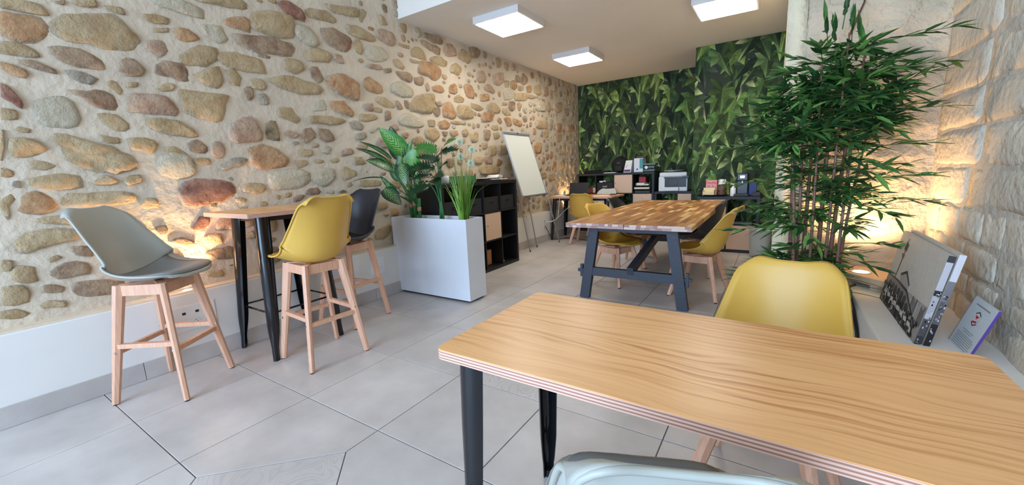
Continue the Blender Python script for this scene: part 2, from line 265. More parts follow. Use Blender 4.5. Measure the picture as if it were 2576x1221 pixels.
# left wall with its field stones
wl = bumpy_wall('wall_left', (XW, -3.6, .40), (0, 11.42, 0), (0, 0, 3.2), 350, 96, (1, 0, 0), .007, mortar)
RAW = '''t 49,220 56,222 62,222 65,217 58,216 51,216 48,216
o 48,214 53,214 62,215 64,207 57,201 49,201 46,204
t 45,199 51,200 57,197 58,194 51,193 44,193
b 50,191 55,192 63,188 63,186 56,187 51,189
o 44,189 48,188 52,186 51,182 46,183 43,186
t 66,213 77,220 93,225 98,218 102,213 99,206 90,204 80,206 68,206
b 62,200 75,202 83,197 83,192 72,191 65,194
t 89,229 97,230 98,226 92,226
t 105,229 114,231 120,230 119,226 108,225
t 110,222 119,224 119,221 110,219
o 122,225 130,226 136,221 128,217 123,218
p 104,211 111,215 116,214 117,209 111,204 105,208
b 91,199 98,201 103,195 100,191 92,190 90,192
g 66,189 73,189 80,186 76,182 69,184
t 122,208 135,217 145,217 145,209 137,203 124,202
b 107,194 113,203 123,203 126,194 123,191 112,193
t 127,196 145,205 147,195 142,189 134,191
t 146,214 162,217 175,215 178,205 162,204 148,207
b 159,230 178,233 200,233 202,225 188,221 167,221 160,226
t 174,249 193,254 206,254 204,237 183,235 172,238
o 153,238 168,244 172,240 170,233 161,234 153,235
r 195,263 205,266 216,259 215,253 202,254 195,258
w 138,231 150,233 154,225 148,221 139,224
t 83,185 88,186 90,181 88,178 84,181
t 92,186 98,187 97,184 92,183
t 106,184 113,189 117,188 115,184 109,183
b 66,178 74,178 82,180 86,174 85,168 77,169 72,174
p 91,178 101,180 111,180 116,172 114,168 103,168 91,168
t 119,186 133,185 149,185 144,179 142,167 127,168 119,171 119,180
t 76,166 84,166 90,161 87,156 81,157 77,162
t 96,164 106,166 118,163 125,155 110,155 101,158
t 75,154 84,152 84,149 77,149
p 147,165 156,171 165,169 168,154 149,152 145,157
d 172,168 180,170 181,154 171,155
b 159,192 166,194 166,186 161,183
g 169,189 175,190 177,182 170,181
t 179,202 200,207 223,203 221,196 198,194 185,197
t 193,219 206,221 210,214 202,209 193,211
b 215,216 222,219 227,209 222,204 215,209
o 231,212 248,217 262,210 260,195 242,198 231,204
t 149,203 154,205 159,199 157,193 151,194
b 230,252 248,254 260,247 254,237 236,239
w 206,248 219,250 227,238 220,234 207,239
t 212,230 226,235 237,231 234,224 214,222
t 184,180 195,182 201,173 197,169 183,173
o 231,191 245,193 253,183 252,179 232,183
w 212,186 225,192 227,182 213,180
t 207,176 230,178 245,175 238,171 209,170
b 202,164 210,167 213,158 203,153 200,157
b 216,167 226,166 231,157 220,155 214,161
t 40,150 48,150 53,145 47,140 40,140
t 38,155 39,154 38,146 36,138 35,138
t 56,151 58,153 74,148 87,142 89,134 78,131 66,134 59,139 59,146
t 46,139 54,139 56,136 50,133 45,134
o 35,135 39,133 38,130 34,130
t 42,129 51,131 63,130 63,123 54,122 45,124
t 87,152 97,153 102,149 98,143 88,145
t 66,126 74,130 79,126 76,124 70,124
t 81,128 90,130 90,125 83,123
w 102,142 117,143 120,130 110,126 101,129
t 104,147 110,148 118,143 109,142 104,145
b 118,150 124,153 130,148 128,143 119,145
p 132,150 138,152 141,147 138,140 131,142
t 120,140 130,140 130,136 121,136
o 157,149 172,150 186,140 183,134 163,132 157,136
g 136,135 146,141 155,139 151,136 140,132 135,132
w 170,130 196,131 203,123 191,115 171,115 167,124
w 206,131 227,131 226,122 215,115 204,120
t 149,121 163,121 165,116 158,113 148,115
r 112,124 124,126 141,122 143,115 132,108 110,108
t 235,134 249,129 250,124 234,120
t 192,139 201,139 202,135 193,132
t 195,147 207,148 208,143 198,142
r 42,178 44,177 48,170 47,166 44,169 41,171
w 52,170 64,174 68,167 67,158 54,157 51,162
t 40,166 45,165 45,160 39,159
p 238,233 248,233 249,226 241,226
t 165,199 173,201 177,196 172,192 165,193
t 217,263 237,268 246,263 243,259 220,258
t 235,273 271,280 270,271 245,268
b 173,220 183,219 182,217 173,217
w 112,239 128,244 141,241 140,235 131,235 118,236
t 136,246 169,256 170,250 163,248 147,247
t 67,225 73,227 72,224 69,224
t 75,228 86,231 86,227 78,225
o 37,112 42,122 47,121 52,114 49,110 40,110
t 54,119 70,120 85,118 84,113 69,112 54,113
t 42,107 51,108 60,106 59,102 45,104
t 34,97 44,101 59,98 58,94 48,92 37,89 33,90
t 32,118 36,121 38,119 34,115 34,110 33,108 31,114
b 53,90 62,88 61,82 54,84
t 43,84 47,86 49,84 44,82
b 43,77 49,81 58,79 58,72 48,72 44,73
t 29,79 32,83 38,81 38,73 32,73 29,76
t 27,87 31,86 30,81 26,81
b 38,69 42,70 47,67 46,64 38,66
b 51,69 59,68 72,64 70,58 54,59 50,63
t 25,73 32,72 34,67 33,62 23,63
t 36,59 39,61 46,59 46,55 37,57
t 22,60 28,60 32,56 29,54 22,56
t 87,112 90,115 96,114 96,108 89,108
b 92,96 98,96 99,90 94,90
r 111,92 118,100 124,98 122,92 115,90
b 98,85 106,87 112,83 111,80 102,82
t 117,82 120,87 129,86 129,78 119,79
g 38,128 40,128 40,124 37,125
t 117,60 126,59 126,54 116,56
t 125,109 128,109 129,105 125,105
t 142,111 147,111 150,109 148,107 142,108
t 170,111 175,111 174,107 171,109
t 179,112 185,112 185,109 179,108
b 196,110 201,115 209,115 211,111 209,109
b 186,108 189,110 196,109 193,105 185,104
t 208,140 217,139 218,137 210,136
t 222,139 232,141 234,138 226,136
p 235,145 237,148 246,150 249,145 237,142
t 237,116 242,119 245,115 239,113
t 247,142 257,142 263,136 250,134
b 227,110 234,112 239,109 228,109
t 250,117 260,120 281,118 277,113 254,113
p 128,95 134,97 140,93 138,88 126,89
p 145,94 152,93 152,89 144,88
t 143,83 150,85 152,83 151,79 144,79
b 115,73 124,76 136,75 135,66 125,67
t 164,92 169,91 170,87 168,82 164,83
t 264,64 272,70 283,74 285,65 275,58 265,59
p 208,154 215,153 214,150 208,149
w 216,151 222,152 227,149 223,144 217,146
g 139,126 141,127 143,124 141,124
o 287,89 296,88 296,80 287,81
t 272,280 281,279 274,267 270,270
t 257,262 272,263 287,258 286,253 268,252 258,254
p 288,262 299,268 313,265 314,258 308,254 293,256
r 251,251 256,252 261,248 255,238 249,237
t 262,248 268,251 272,243 270,238 264,239
t 308,241 315,243 323,237 321,233 311,235
b 310,230 326,232 333,228 332,222 318,223
w 276,247 289,250 304,245 300,239 284,234 274,238
p 276,231 290,233 294,229 288,227 277,228
b 296,230 304,232 305,228 297,226
o 269,213 275,219 286,215 292,207 284,204 272,206
t 282,200 292,202 305,196 303,192 291,192 282,196
b 306,200 311,201 317,193 309,191
w 304,216 318,221 333,214 330,206 314,205 303,209
p 266,192 276,194 277,186 268,187
t 261,182 274,184 282,180 273,177 261,176
t 277,190 288,191 288,186 278,186
b 291,188 299,189 300,181 291,178
g 248,174 257,176 264,172 261,167 252,168
g 254,164 264,166 266,161 260,158 255,159
t 334,206 348,213 366,213 366,204 359,192 340,192 325,194
w 310,184 328,189 344,180 344,176 323,175 311,177
b 319,202 325,202 324,193 319,196
o 346,244 359,249 381,244 374,232 368,229 360,233 344,234
b 336,228 348,231 351,226 346,220 337,222
t 334,254 342,261 353,259 359,250 346,249 335,250
t 332,247 346,247 344,244 333,244
t 365,254 374,258 392,255 390,249 375,248 365,250
b 352,270 368,269 383,268 381,260 363,262 352,266
t 318,260 333,260 333,256 318,257
b 357,280 385,280 386,273 372,271 356,274
p 387,269 398,277 411,273 411,265 390,261
t 414,269 423,276 441,269 433,260 415,263
b 436,280 449,285 461,282 456,272 440,270
t 398,250 409,257 419,251 413,243 398,243
p 352,223 357,226 360,219 354,215
o 362,222 377,226 384,220 378,217 366,218
o 394,228 407,232 408,221 393,219
o 421,232 434,236 442,228 440,218 425,219
o 380,205 395,210 402,196 400,190 380,190
t 402,215 410,220 421,216 419,211 401,210
t 407,205 424,208 439,202 438,193 408,192
p 451,253 465,257 470,249 467,242 451,241
o 458,202 485,206 483,193 456,190
o 456,226 474,229 476,220 456,217
t 470,213 488,219 501,212 499,205 472,205
o 371,184 384,187 392,182 385,176 372,176
t 389,174 404,176 407,170 393,168
t 411,175 421,179 425,173 415,168
t 393,186 422,188 422,184 395,183
t 429,173 441,176 448,173 443,163 430,164
t 480,176 494,179 499,172 483,168
b 361,199 375,200 375,192 367,189
p 367,206 375,208 379,203 372,201
t 352,184 364,185 364,178 354,177
b 375,173 385,173 382,167 378,168
t 347,174 366,176 371,167 360,160 348,165
t 327,162 340,166 346,159 334,155 326,158
t 434,213 453,210 462,208 452,204 435,206
p 465,239 478,242 491,234 486,230 466,233
t 296,282 303,279 306,274 298,271
o 280,266 288,266 287,263 281,263
p 488,256 514,263 514,250 502,243 488,246
b 547,265 559,266 560,256 546,255
b 563,268 576,272 581,260 568,254 561,257
o 533,253 542,257 551,251 543,243 532,246
t 516,252 529,254 528,245 517,243
o 578,253 591,257 595,247 580,244
t 600,257 619,262 626,249 613,244 602,248
p 633,259 652,263 651,248 632,245
t 554,250 570,253 569,246 555,244
t 541,238 578,243 577,232 544,228
w 511,236 538,243 537,230 514,225
t 582,242 608,242 603,238 581,236
b 525,224 540,227 543,216 533,211 524,215
t 507,221 521,223 521,217 506,216
t 508,213 524,213 529,205 516,203 507,207
o 510,200 527,202 532,191 518,189
o 534,202 558,199 561,191 538,192
b 648,276 661,280 663,268 648,264
t 672,236 700,244 702,228 682,223
p 657,258 668,259 667,245 657,245
t 477,186 493,189 496,182 479,180
t 454,162 465,164 464,155 455,154
t 468,157 484,160 486,146 470,144
t 491,160 512,162 513,148 492,147
o 596,165 620,168 619,151 600,151
o 661,137 675,137 674,121 660,122
t 689,138 712,141 714,126 691,122
t 614,118 634,118 639,109 619,108
t 644,115 671,115 673,104 646,103
o 721,203 752,208 758,197 726,194
o 681,204 700,206 700,191 680,190
t 606,205 644,204 644,193 605,192
w 607,229 641,233 640,222 609,219
t 633,192 648,192 648,178 633,178
t 680,185 700,188 699,174 679,173
p 716,234 734,236 734,223 716,222
t 436,144 454,142 450,133 435,135
p 457,144 473,145 474,133 459,135
o 483,140 500,139 496,130 484,132
t 443,130 475,132 495,127 484,119 448,120'''
stones = []
for l in RAW.strip().split('\n'):
    k, *p = l.split(); P = [tuple(int(q)/100 for q in s_.split(',')) for s_ in p]; stones.append((k, P))
def bbox(P): return min(p[0] for p in P), max(p[0] for p in P), min(p[1] for p in P), max(p[1] for p in P)
boxes = [bbox(P) for k, P in stones]
rr = random.Random(11)
def fill(n, y0, y1, smin, smax, pad):
    for _ in range(n):
        y = rr.uniform(y0, y1); z = rr.uniform(.56, 2.80 if y > 3.2 else 3.3); a = rr.uniform(smin, smax); b = a*rr.uniform(.45, .85)
        if y > 3: a *= .8; b *= 1.1
        x0, x1, z0, z1 = y-a, y+a, z-b, z+b
        if z0 < .53: continue
        if any(x0-pad < q[1] and x1+pad > q[0] and z0-pad < q[3] and z1+pad > q[2] for q in boxes): continue
        tilt = rr.uniform(-.25, .15); n_ = rr.choice((6, 7, 8)); P = []
        for i in range(n_):
            t = 2*PI*(i+rr.uniform(-.25, .25))/n_; e = rr.uniform(.85, 1.08)
            u = a*math.copysign(abs(math.cos(t))**.75, math.cos(t))*e; v = b*math.copysign(abs(math.sin(t))**.75, math.sin(t))*e
            P.append((y+u*math.cos(tilt)-v*math.sin(tilt), z+u*math.sin(tilt)+v*math.cos(tilt)))
        stones.append((rr.choice('tttoobpptwg'), P)); boxes.append((x0, x1, z0, z1))
fill(700, -.2, 3.0, .06, .11, .02)
fill(1500, 3.0, 7.7, .05, .10, .012)
fill(2500, 3.0, 7.7, .025, .05, .010)
fill(500, .2, 3.0, .02, .045, .02)
def stone_geo(P, seed):
    """polygon -> low dome: outline, shoulder, top ring and centre, bedded in the mortar"""
    r_ = random.Random(seed); c = Vector((sum(p[0] for p in P)/len(P), sum(p[1] for p in P)/len(P)))
    Q = []
    for i, p in enumerate(P):
        a = Vector(p); b_ = Vector(P[(i+1) % len(P)]); Q.append(a*.9+(.05*(Vector(P[i-1])+b_))); l_ = (b_-a).length; m_ = 3 if l_ > .11 else 2 if l_ > .03 else 1
        for k in range(1, m_): q = a.lerp(b_, k/m_); Q.append(q+(q-c)*r_.uniform(-.02, .10)+Vector((r_.uniform(-.006, .006), r_.uniform(-.006, .006)))*min(1, l_*9))
    n = len(Q); size = math.sqrt(abs(sum(Q[i][0]*Q[(i+1) % n][1]-Q[(i+1) % n][0]*Q[i][1] for i in range(n)))/2)
    h = min(.026, .008+size*.08)*r_.uniform(.6, 1.25)
    vs = []
    for s_, x in ((1.15, -.008), (1.03, h*.72), (.74, h)):
        for q in Q:
            u = c+(q-c)*s_*(1 if x < 0 else r_.uniform(.93, 1.05)); d = noise.noise(Vector((u[0]*9, u[1]*9, seed)))*h*1.1 if x > 0 else 0
            vs.append((XW+x+d, u[0], u[1]))
    vs.append((XW+h*r_.uniform(.8, 1.15), c[0], c[1]))
    fs = []
    for k in range(2):
        for i in range(n): j = (i+1) % n; fs.append((k*n+i, k*n+j, (k+1)*n+j, (k+1)*n+i))
    for i in range(n): fs.append((2*n+i, 2*n+(i+1) % n, 3*n))
    # keep outward faces whatever the winding
    area2 = sum(Q[i][0]*Q[(i+1) % n][1]-Q[(i+1) % n][0]*Q[i][1] for i in range(n))
    if area2 < 0: fs = [f[::-1] for f in fs]
    return vs, fs
def ecol(nv): n = (nv-1)//3; return [(0, 0, 0, 1)]*n+[(.45, .45, .45, 1)]*n+[(1, 1, 1, 1)]*(n+1)
def appsize(P):
    x0, x1, z0, z1 = bbox(P); d = math.hypot(3.4, (x0+x1)/2); return (x1-x0)*(z1-z0)/d**2*(3.4/d)
order = sorted(range(len(stones)), key=lambda i: -appsize(stones[i][1]) if -.1 < stones[i][1][0][0] else 0)
rest = {}
for rank, i in enumerate(order):
    k, P = stones[i]; vs, fs = stone_geo(P, i)
    if rank < 300:
        b = MB(); b.add(vs, fs, ecol(len(vs))); b.build('stone', SM[k], wl, smooth=True)
    else: rest.setdefault(k, MB()).add(vs, fs, ecol(len(vs)))
vs = []; fs = []; mi = []
for n_, (k, b) in enumerate(rest.items()):
    o = len(vs); vs += b.v; fs += [tuple(i+o for i in f) for f in b.f]; mi += [n_]*len(b.f)
me = bpy.data.meshes.new('small_stones'); me.from_pydata(vs, [], fs)
for k in rest: me.materials.append(SM[k])
me.polygons.foreach_set('material_index', mi); me.polygons.foreach_set('use_smooth', [True]*len(fs)); me.update()
ca = me.color_attributes.new('Col', 'FLOAT_COLOR', 'POINT'); ca.data.foreach_set('color', [q for b in rest.values() for c in b.c for q in c])
o = inst('small_stones', me, wl); o['kind'] = 'stuff'
# plinth along the left wall
white = mat('white_plaster', srgb(228, 224, 218), .7, var=.03, scale=2, bump=.04, bscale=12)
cream = mat('ledge_plaster', srgb(222, 205, 180), .8, var=.05, scale=6, bump=.2, bscale=20)
b = MB(); b.box(-3.55, XP, -3.6, YB, -.01, .495, .008); pl = b.build('trim_1', white, kind='structure')
b = MB(); b.box(-3.54, XP-.006, -3.6, YB, .4945, .505, .003); q = b.build('ledge', cream, pl)
# skirting tiles
tile_col = srgb(176, 168, 160)
tile_m = None
def tile_mat(name, decor=False):
    m, n, b = nt(name); N = n.nodes; L = n.links; tc = N.new('ShaderNodeTexCoord'); ge = N.new('ShaderNodeNewGeometry')
    t = N.new('ShaderNodeTexNoise'); t.inputs['Scale'].default_value = 2.3; t.inputs['Detail'].default_value = 6; t.inputs['Roughness'].default_value = .6
    L.new(ge.outputs['Position'], t.inputs[0])
    cr_ = N.new('ShaderNodeValToRGB'); e = cr_.color_ramp.elements; e[0].position = .32; e[0].color = srgb(176, 168, 162); e[1].position = .72; e[1].color = srgb(204, 196, 190)
    L.new(t.outputs[0], cr_.inputs[0])
    oi = N.new('ShaderNodeObjectInfo'); r2 = N.new('ShaderNodeMapRange'); r2.inputs[3].default_value = .95; r2.inputs[4].default_value = 1.05; L.new(oi.outputs['Random'], r2.inputs[0])
    h = N.new('ShaderNodeHueSaturation'); L.new(cr_.outputs[0], h.inputs['Color']); L.new(r2.outputs[0], h.inputs['Value']); out = h.outputs[0]
    if decor:
        # worn scrolls: bands of a distorted ring pattern, very faint
        wv = N.new('ShaderNodeTexNoise'); wv.inputs['Scale'].default_value = 5.5; wv.inputs['Detail'].default_value = .4; wv.inputs['Distortion'].default_value = 1.6; L.new(ge.outputs['Position'], wv.inputs[0])
        m1 = N.new('ShaderNodeMath'); m1.operation = 'MULTIPLY'; m1.inputs[1].default_value = 46; L.new(wv.outputs[0], m1.inputs[0])
        m2 = N.new('ShaderNodeMath'); m2.operation = 'SINE'; L.new(m1.outputs[0], m2.inputs[0])
        m3 = N.new('ShaderNodeMapRange'); m3.inputs[1].default_value = .1; m3.inputs[2].default_value = .5; L.new(m2.outputs[0], m3.inputs[0])
        t4 = N.new('ShaderNodeTexNoise'); t4.inputs['Scale'].default_value = 9; L.new(ge.outputs['Position'], t4.inputs[0])
        m4 = N.new('ShaderNodeMath'); m4.operation = 'MULTIPLY'; L.new(m3.outputs[0], m4.inputs[0]); L.new(t4.outputs[0], m4.inputs[1])
        m5 = N.new('ShaderNodeMath'); m5.operation = 'MULTIPLY'; m5.inputs[1].default_value = .8; L.new(m4.outputs[0], m5.inputs[0])
        mx = N.new('ShaderNodeMix'); mx.data_type = 'RGBA'; L.new(m5.outputs[0], mx.inputs['Factor']); L.new(out, mx.inputs['A']); mx.inputs['B'].default_value = srgb(164, 160, 158); out = mx.outputs['Result']
    L.new(out, b.inputs['Base Color']); b.inputs['Roughness'].default_value = .36; b.inputs['Specular IOR Level'].default_value = .45
    return m
tile_m = tile_mat('stoneware_tile'); decor_m = tile_mat('printed_tile', True)
grout = mat('grout', srgb(96, 92, 92), .9)
OX, OY, T, J = -3.3606, -.0896, .6, .0022
b = MB(); b.box(-3.56, 1.2, -3.6, YB+.1, -.12, -.004); fl = b.build('floor', grout, kind='structure')
def tile_mesh(poly, m):
    """flat tile from an inset polygon (counter-clockwise), a small arris at its edge"""
    c = Vector((sum(p[0] for p in poly)/len(poly), sum(p[1] for p in poly)/len(poly))); n = len(poly); b = MB()
    def ins(d):
        out = []
        for i in range(n):
            p = Vector(poly[i]); a = (p-Vector(poly[i-1])).normalized(); q = (Vector(poly[(i+1) % n])-p).normalized()
            na = Vector((-a.y, a.x)); nq = Vector((-q.y, q.x)); bis = (na+nq); k = d/max(.2, bis.dot(na)); out.append(p+bis*k)
        return out
    o1, o2 = ins(J), ins(J+.0015)
    vs = [(p.x, p.y, -.006) for p in o1]+[(p.x, p.y, -.0012) for p in o1]+[(p.x, p.y, 0) for p in o2]
    fs = [(k*n+i, k*n+(i+1) % n, (k+1)*n+(i+1) % n, (k+1)*n+i) for k in range(2) for i in range(n)]+[tuple(range(2*n, 3*n))]
    b.add(vs, fs); return b.mesh('tile', m)
std = tile_mesh([(0, 0), (T, 0), (T, T), (0, T)], tile_m); dec = tile_mesh([(0, 0), (T, 0), (T, T), (0, T)], decor_m)
H = T*.7071
cut = {}
cabs = [(3, 1)]
decs = {(3, 3), (1, 5), (0, 9), (4, 8)}
for i in range(0, 8):
    for j in range(-6, 14):
        x, y = OX+i*T, OY+j*T
        if x > 1.05: continue
        cor = [(cx-i, cy_-j) for cx, cy_ in cabs if cx-i in (0, 1) and cy_-j in (0, 1)]
        if cor:
            a, c_ = cor[0]
            pl_ = {(0,0): [(H,0),(T,0),(T,T),(0,T),(0,H)], (1,0): [(0,0),(T-H,0),(T,H),(T,T),(0,T)], (1,1): [(0,0),(T,0),(T,T-H),(T-H,T),(0,T)], (0,1): [(0,0),(T,0),(T,T),(H,T),(0,T-H)]}[(a, c_)]
            me = tile_mesh(pl_, tile_m)
        else: me = dec if (i, j) in decs else std
        inst('tile', me, fl, (x, y, 0))
for cx, cy_ in cabs: inst('tile', tile_mesh([(0,-H),(H,0),(0,H),(-H,0)], decor_m), fl, (OX+cx*T, OY+cy_*T, 0))
b = MB(); b.box(XP, XP+.010, 0, T-.003, .001, .118, .0015); skm = b.mesh('skirting_tile', tile_m)
bb = MB(); bb.box(XP-.004, XP+.0035, -3.6, 7.4, 0, .116); bl = bb.build('baseboard_left', grout, kind='structure')
for j in range(-6, 13): inst('tile', skm, bl, (0, OY+j*T+.2, 0))
# ceilings
ceil_m = mat('ceiling_paint', srgb(236, 229, 218), .85, var=.02, scale=1.5)
b = MB(); b.box(-3.6, .35, 3.2, YB+.15, ZC, ZC+.9); b.build('ceiling', ceil_m, kind='structure')
b = MB(); b.box(-3.6, 1.2, -3.75, 3.2, 3.55, 3.65); b.build('ceiling_2', ceil_m, kind='structure')
# far end: recess wall and chimney-breast, both papered
paint = mat('paper_ground', srgb(38, 48, 36), .8)
b = MB(); b.box(-3.6, -1.0, YB, YB+.12, 0, ZC+.02); wb = b.build('wall_back', paint, kind='structure')
b = MB(); b.box(-1.062, .35, 6.56, YB, 0, ZC+.02); wc = b.build('wall_chimney_breast', paint, kind='structure')
paper = attr_mat('leaf_wallpaper', .75, .16, 26, spec=.2)
def ivy(b, x, z, s, rot, face, yy, r_):
    """one printed leaf: lobed outline, lit half and shaded half"""
    half = [(.0, .08), (.20, .30), (.62, .34), (.44, .02), (.66, -.34), (.30, -.30), (.16, -.62), (.0, -1.0)]
    out = half[:-1]+[(0, -1.0)]+[(-p, q) for p, q in half[-2:0:-1]]
    base = r_.choice([(66, 88, 44), (82, 106, 52), (102, 124, 64), (50, 70, 42), (120, 138, 76), (74, 96, 54), (44, 60, 42), (58, 78, 46)])
    lt = [min(255, c*r_.uniform(1.25, 1.6)+14) for c in base]; dk = [c*.55 for c in base]
    if r_.random() < .22: lt = [196, 204, 142]
    c, s_ = math.cos(rot), math.sin(rot); sk = r_.uniform(-.35, .35); wd = r_.uniform(.75, 1.05)
    def tr(u, v): u = u*wd+sk*v*.5; return (x+(u*c-v*s_)*s, yy, z+(u*s_+v*c)*s)
    side = r_.random() < .5
    for q in (0, 1):
        pts = out[:8] if q == 0 else [out[0]]+out[-1:6:-1]
        lit = (q == 0) == side
        vs = [tr(0, -.12)]+[tr(*p) for p in pts]
        a = srgb(*([k*1.0 for k in base] if lit else [k*.7 for k in base]))
        cols = [a]
        for k, p in enumerate(pts):
            tip = k in (2, 4, 7)
            cols.append(srgb(*(lt if (tip and lit) else (base if tip or lit else dk))))
        fs = [(0, k+1, k) for k in range(1, len(pts))]
        if q: fs = [f[::-1] for f in fs]
        b.add(vs, fs, cols)
    # midrib
    b.add([tr(-.015, .05), tr(.015, .05), tr(0, -.93)], [(0, 2, 1)], srgb(*[min(255, k*1.35) for k in base]))
    vs = b.v[-3:]; b.v[-3:] = [(p[0], p[1]-.0003, p[2]) for p in vs]
def papered(name, x0, x1, yy, s, seed, parent):
    r_ = random.Random(seed); b = MB(); row = 0; z = ZC+.05; k = 0
    L_ = []
    while z > .0:
        x = x0-.1+(row % 2)*s*.45
        while x < x1+.1:
            L_.append((x+r_.uniform(-.2, .2)*s, z+r_.uniform(-.25, .25)*s)); x += s*.86
        z -= s*.50; row += 1
    L_.sort(key=lambda p: p[1])       # upper leaves lie over lower ones
    n = len(L_)
    for k, (x, z) in enumerate(L_):
        if r_.random() < .10: continue
        ivy(b, x, z, s*r_.uniform(.75, 1.15), r_.uniform(-.55, .55), 0, -.004*k/n, r_)
    # trim to the wall
    bm = bmesh.new(); me = b.mesh('t', paper); bm.from_mesh(me)
    for co, no in (((x0, 0, 0), (-1, 0, 0)), ((x1, 0, 0), (1, 0, 0)), ((0, 0, ZC-.002), (0, 0, 1)), ((0, 0, .004), (0, 0, -1))):
        g = list(bm.verts)+list(bm.edges)+list(bm.faces); bmesh.ops.bisect_plane(bm, geom=g, plane_co=co, plane_no=no, clear_outer=True)
    bm.to_mesh(me); bm.free(); me.name = name
    o = bpy.data.objects.new(name, me); COL.objects.link(o); o.location = (0, yy, 0); o.parent = parent; return o
papered('leaf_print', -3.40, -1.063, YB-.002, .30, 3, wb)
papered('leaf_print', -1.062, .10, 6.558, .29, 9, wc)
# right-hand room wall and the pier that faces the door
rough = mat('rough_plaster', srgb(200, 182, 156), .92, var=.2, scale=5, bump=.9, bscale=26); patch_bump(rough, 9, .05, .9)
pale = mat('pale_edge_plaster', srgb(222, 208, 178), .9, var=.08, scale=7, bump=.6, bscale=30)
P0 = bumpy_wall('wall_right', (.10, 3.16, 0), (0, 3.42, 0), (0, 0, 3.6), 60, 50, (-1, 0, 0), .010, pale, .1)
# pier: coarse lower stonework, smoother plaster above
def pier():
    P = []; nu, nv = 44, 130
    for j in range(nv+1):
        z = 3.6*j/nv; r = []
        for i in range(nu+1):
            x = .10+.66*i/nu; q = Vector((x, 3.15, z)); k = 1 if z < 1.75 else max(.35, 1-(z-1.75)*1.6)
            c = noise.cell(Vector((x*3.2+(.5 if int(z*4.2) % 2 else 0), 1, z*4.2)))
            h = noise.noise(q*9)*.016*k+noise.noise(q*22)*.009*k+(noise.noise(q*3.3))*.022*k+noise.noise(q*50)*.004*k
            e = min(1, i/3)*min(1, (nu-i)/2+.3)
            r.append((x, 3.15-h*e-(.012*e), z))
        P.append(r)
    b = MB(); b.thick(P, -.25); return b.build('wall_pier', rough, smooth=True, kind='structure')
pier()
b = MB(); pts = [(.335, 3.128, 2.30), (.33, 3.125, 2.2), (.345, 3.125, 2.12), (.35, 3.12, 2.06), (.33, 3.12, 2.00), (.315, 3.12, 1.95), (.30, 3.12, 1.90)]
b.tube(pts, .003, 5, .006); b.build('crack', mat('crack_dark', srgb(90, 66, 48), .9), bpy.data.objects['wall_pier'])
# near right wall of big dressed blocks
block = mat('big_block_stone', srgb(206, 194, 174), .9, var=.12, scale=4, bump=.55, bscale=28, rnd=.06); patch_bump(block, 7, .02, .5)
joint = mat('joint_mortar', srgb(190, 180, 164), .95, var=.1, scale=9, bump=.6, bscale=30)
b = MB(); b.box(.715, .95, -3.6, 3.2, .45, 3.6); wr = b.build('wall_right_near', joint, kind='structure')
zz = [.44, .60, .70, .83, .98, 1.155, 1.33, 1.50, 1.69, 1.90, 2.12, 2.34, 2.58, 2.82, 3.1, 3.35, 3.58]
r_ = random.Random(5)
for k in range(len(zz)-1):
    y = 3.17 if k % 2 else 3.15
    while y > -.9:
        L_ = r_.uniform(.38, .80) if k > 3 else r_.uniform(.18, .34)
        y1 = y-L_; z0, z1 = zz[k]+.004, zz[k+1]-.004; g = .004; P = []
        nu, nv = 10, 6; sd = r_.uniform(0, 50)
        for j in range(nv+1):
            row = []
            for i in range(nu+1):
                u, v = i/nu, j/nv
                yy = y-g-(L_-2*g)*u; z = z0+(z1-z0)*v
                edge = min(u, 1-u, v*.8, (1-v)*.8); h = .005*min(1, edge*6)+noise.noise(Vector((yy*4, 3, z*4)))*.010+noise.noise(Vector((yy*17, 2, z*17)))*.004
                yy += noise.noise(Vector((sd, v*3, u*3)))*.014; z += noise.noise(Vector((u*3, sd, v)))*.014*(1 if 0 <= v <= 1 else 0)
                if edge <= 0: h = -.003
                row.append((.713-h, min(yy, 3.16), z))
            P.append(row)
        b = MB(); b.thick(P, -.02); b.build('stone', block, wr, smooth=True)
        y = y1
# plinth along the right wall
b = MB(); b.box(.372, .78, -3.6, 3.2, -.01, .50, .012); b.build('trim_2', white, kind='structure')
# low white block at the far end, right of the coffee cupboard
b = MB(); b.box(-.015, .16, 6.18, 6.60, 0, .46, .004); b.build('trim_3', white, kind='structure')
# shop front behind the camera (wall around the window opening)
b = MB(); b.box(-3.6, 1.2, -3.75, -3.6, 2.9, 3.65); b.box(-3.6, -3.2, -3.75, -3.6, 0, 2.9); b.box(.8, 1.2, -3.75, -3.6, 0, 2.9); b.box(-3.2, .8, -3.75, -3.6, 0, .3)
b.build('wall_front', white, kind='structure')
# ================================================================ CEILING LAMPS
frame_m = mat('lamp_frame', srgb(214, 212, 210), .5)
glow = mat('lamp_diffuser', (1, .95, .86, 1), .5, emit=22)
SQ = (( -2.505, 3.945, 'nearest square ceiling lamp, the one over the planter'), (-2.50, 5.745, 'small far square ceiling lamp beside the stone wall'), (-.535, 4.94, 'square ceiling lamp cut off by the top of the photo'))
def lamp():
    t = thing('ceiling_lamp', '', 'lamp', group='square ceiling lamps')
    b = MB()
    for x0, x1, y0, y1 in ((-.28, .28, -.28, -.262), (-.28, .28, .262, .28), (-.28, -.262, -.262, .262), (.262, .28, -.262, .262)): b.box(x0, x1, y0, y1, -.068, 0)
    b.box(-.275, .275, -.275, .275, -.012, -.001)
    b.build('frame', frame_m, t)
    b = MB(); b.box(-.262, .262, -.262, .262, -.072, -.030, .004); b.build('diffuser', glow, t); return t
l0 = lamp()
def copy_tree(o, parent=None):
    c = o.copy(); COL.objects.link(c); c.parent = parent
    for ch in list(o.children): copy_tree(ch, c)
    return c
for i, (x, y, lab) in enumerate(SQ):
    t = l0 if i == 0 else copy_tree(l0); t.location = (x, y, ZC); t['label'] = lab
